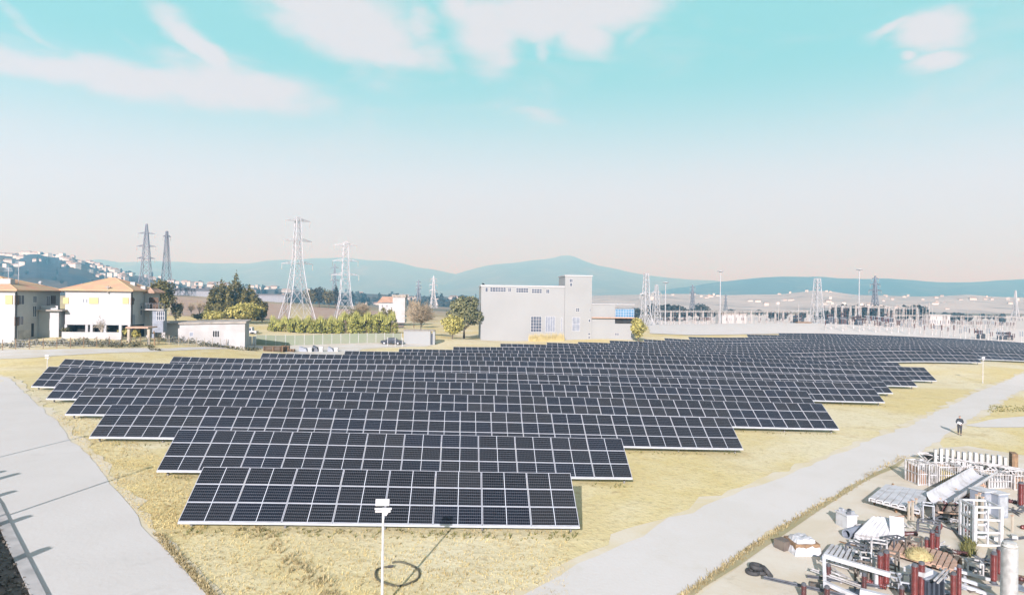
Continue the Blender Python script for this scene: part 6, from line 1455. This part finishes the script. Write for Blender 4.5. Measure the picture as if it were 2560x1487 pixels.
# scattered small debris
for k in range(46):
    X, Y = rh.uniform(1960, 2560), rh.uniform(1240, 1485)
    if X < 2470 - (Y - 1150) * 1.6: continue
    g0 = G(X, Y); s_ = rh.uniform(.5, 1.3); R = Matrix.Rotation(rh.random() * 3.1, 3, 'Z')
    if k % 3 == 0: t = thing('scrap_plank', 'loose plank lying on the trampled dirt of the yard', 'plank', g0, 'loose planks in the yard'); b = MB(); b.obox(g0 + Vector((0, 0, .05)), 1.3 * s_, .14, .05, rh.random() * 3); b.build('board', M['pwood' if k % 2 else 'wood'], t)
    elif k % 3 == 1: t = thing('concrete_block', 'small pale block lying on the trampled dirt of the yard', 'block', g0, 'loose blocks in the yard'); b = MB(); b.obox(g0 + Vector((0, 0, .11)), .4 * s_, .25, .22, rh.random() * 3); b.build('block_body', M['conc' if k % 2 else 'ivory'], t)
    else: t = thing('steel_rod', 'thin dark rod lying on the trampled dirt of the yard', 'rod', g0, 'loose rods in the yard'); b = MB(); d = R @ Vector((1.1 * s_, 0, 0)); b.tube(g0 + Vector((0, 0, .05)) - d, g0 + Vector((0, 0, .06)) + d, .035, n=6); b.build('rod_bar', M['dsteel'], t)

# more small parts strewn through the yard
def in_yard(X, Y): return X > 2470 - (Y - 1150) * 1.55 + 30
n_ = 0; rk = random.Random(303)
while n_ < 70:
    X, Y = rk.uniform(1990, 2575), rk.uniform(1232, 1492)
    if not in_yard(X, Y): continue
    g0 = G(X, Y); a = rk.uniform(-.9, 1.2); d = Vector((math.cos(a), math.sin(a), 0)); L = rk.uniform(.5, 1.5); kd_ = n_ % 5; n_ += 1
    if kd_ == 0:
        t = thing('steel_channel', 'short weathered steel channel lying askew in the yard', 'steel channel', g0, 'loose steel channels in the yard'); b = MB(); z = Vector((0, 0, rk.uniform(.08, .4))); b.bar(g0 + z - d * L, g0 + z * .5 + d * L, .16, .03)
        b.bar(g0 + z * 1 - d * L + Vector((-d.y, d.x, 0)) * .08, g0 + z * .5 + d * L + Vector((-d.y, d.x, 0)) * .08, .03, .12); b.build('channel_web', M[('wsteel', 'dsteel', 'steel')[n_ % 3]], t)
    elif kd_ == 1:
        t = thing('small_frame', 'small welded angle frame standing askew in the yard', 'frame', g0, 'small frames in the yard'); w2, h2 = rk.uniform(.4, .8), rk.uniform(.5, 1.0); p_ = Vector((-d.y, d.x, 0)) * .5; b = MB()
        for sg in (-1, 1):
            for e in (0, 1): b.bar(g0 + d * w2 * sg * .6 + p_ * e, g0 + d * w2 * sg * .6 + p_ * e + Vector((0, 0, h2)), .06)
            b.bar(g0 + d * w2 * sg * .6 + Vector((0, 0, h2)), g0 + d * w2 * sg * .6 + p_ + Vector((0, 0, h2)), .06)
        for e in (0, 1):
            for zz in (.25, 1): b.bar(g0 - d * w2 * .6 + p_ * e + Vector((0, 0, h2 * zz)), g0 + d * w2 * .6 + p_ * e + Vector((0, 0, h2 * zz)), .06)
        b.build('angle_bars', M[('steel', 'brown', 'wsteel', 'dsteel')[n_ % 4]], t)
    elif kd_ == 2:
        t = thing('fallen_insulator', 'dark ribbed insulator lying flat on the ground of the yard', 'insulator', g0, 'insulators lying on the ground'); b = MB(); b.lathe(g0 + Vector((0, 0, .13)) - d * L * .5, ribs(.13, L, 8, False), 10, d); b.build('porcelain', M['dred' if n_ % 2 else 'red'], t, True)
    elif kd_ == 3:
        t = thing('scrap_plate', 'bent rusty plate lying on the ground of the yard', 'plate', g0, 'plates lying in the yard'); p_ = Vector((-d.y, d.x, 0)) * rk.uniform(.2, .5); b = MB(); q0, q1 = g0 - d * L * .4 + Vector((0, 0, .05)), g0 + Vector((0, 0, rk.uniform(.05, .25))); q2 = g0 + d * L * .4 + Vector((0, 0, .06)); dn = Vector((0, 0, .02))
        for u, v in ((q0, q1), (q1, q2)): b.hexa([u - p_ - dn, v - p_ - dn, v + p_ - dn, u + p_ - dn, u - p_, v - p_, v + p_, u + p_])
        b.build('bent_sheet', M['brown' if n_ % 2 else 'grey'], t)
    else:
        t = thing('bracket_pile', 'little pile of crossed steel brackets in the yard', 'brackets', g0, 'piles of brackets in the yard'); b = MB()
        for k in range(6): a2 = rk.random() * 3.1; e = Vector((math.cos(a2), math.sin(a2), rk.uniform(-.1, .3))) * rk.uniform(.25, .55); c = g0 + Vector((rk.uniform(-.2, .2), rk.uniform(-.2, .2), .08 + .05 * k)); b.bar(c - e, c + e, .05)
        b.build('bracket_bars', M['dsteel' if n_ % 2 else 'wsteel'], t)
# ------------------------------------------------------------------ the hazy air
hz_ = bpy.data.meshes.new('haze'); bm = bmesh.new(); bmesh.ops.create_cube(bm, size=1.0)
for v in bm.verts: v.co = Vector((v.co.x * 26500, v.co.y * 13700 + 6000, (v.co.z + .5) * 545 - 42))
bm.to_mesh(hz_); bm.free(); haze = bpy.data.objects.new('haze', hz_); C.objects.link(haze); kind(haze, 'stuff')
m = bpy.data.materials.new('hazy_air'); m.use_nodes = True; nt = m.node_tree; nt.nodes.clear()
vo = nt.nodes.new('ShaderNodeVolumePrincipled'); ou = nt.nodes.new('ShaderNodeOutputMaterial'); nt.links.new(vo.outputs[0], ou.inputs['Volume'])
vo.inputs['Color'].default_value = (.20, .60, .95, 1); vo.inputs['Density'].default_value = 5.0e-4; vo.inputs['Anisotropy'].default_value = 0.1; vo.inputs['Absorption Color'].default_value = (1, 1, 1, 1)
hz_.materials.append(m)
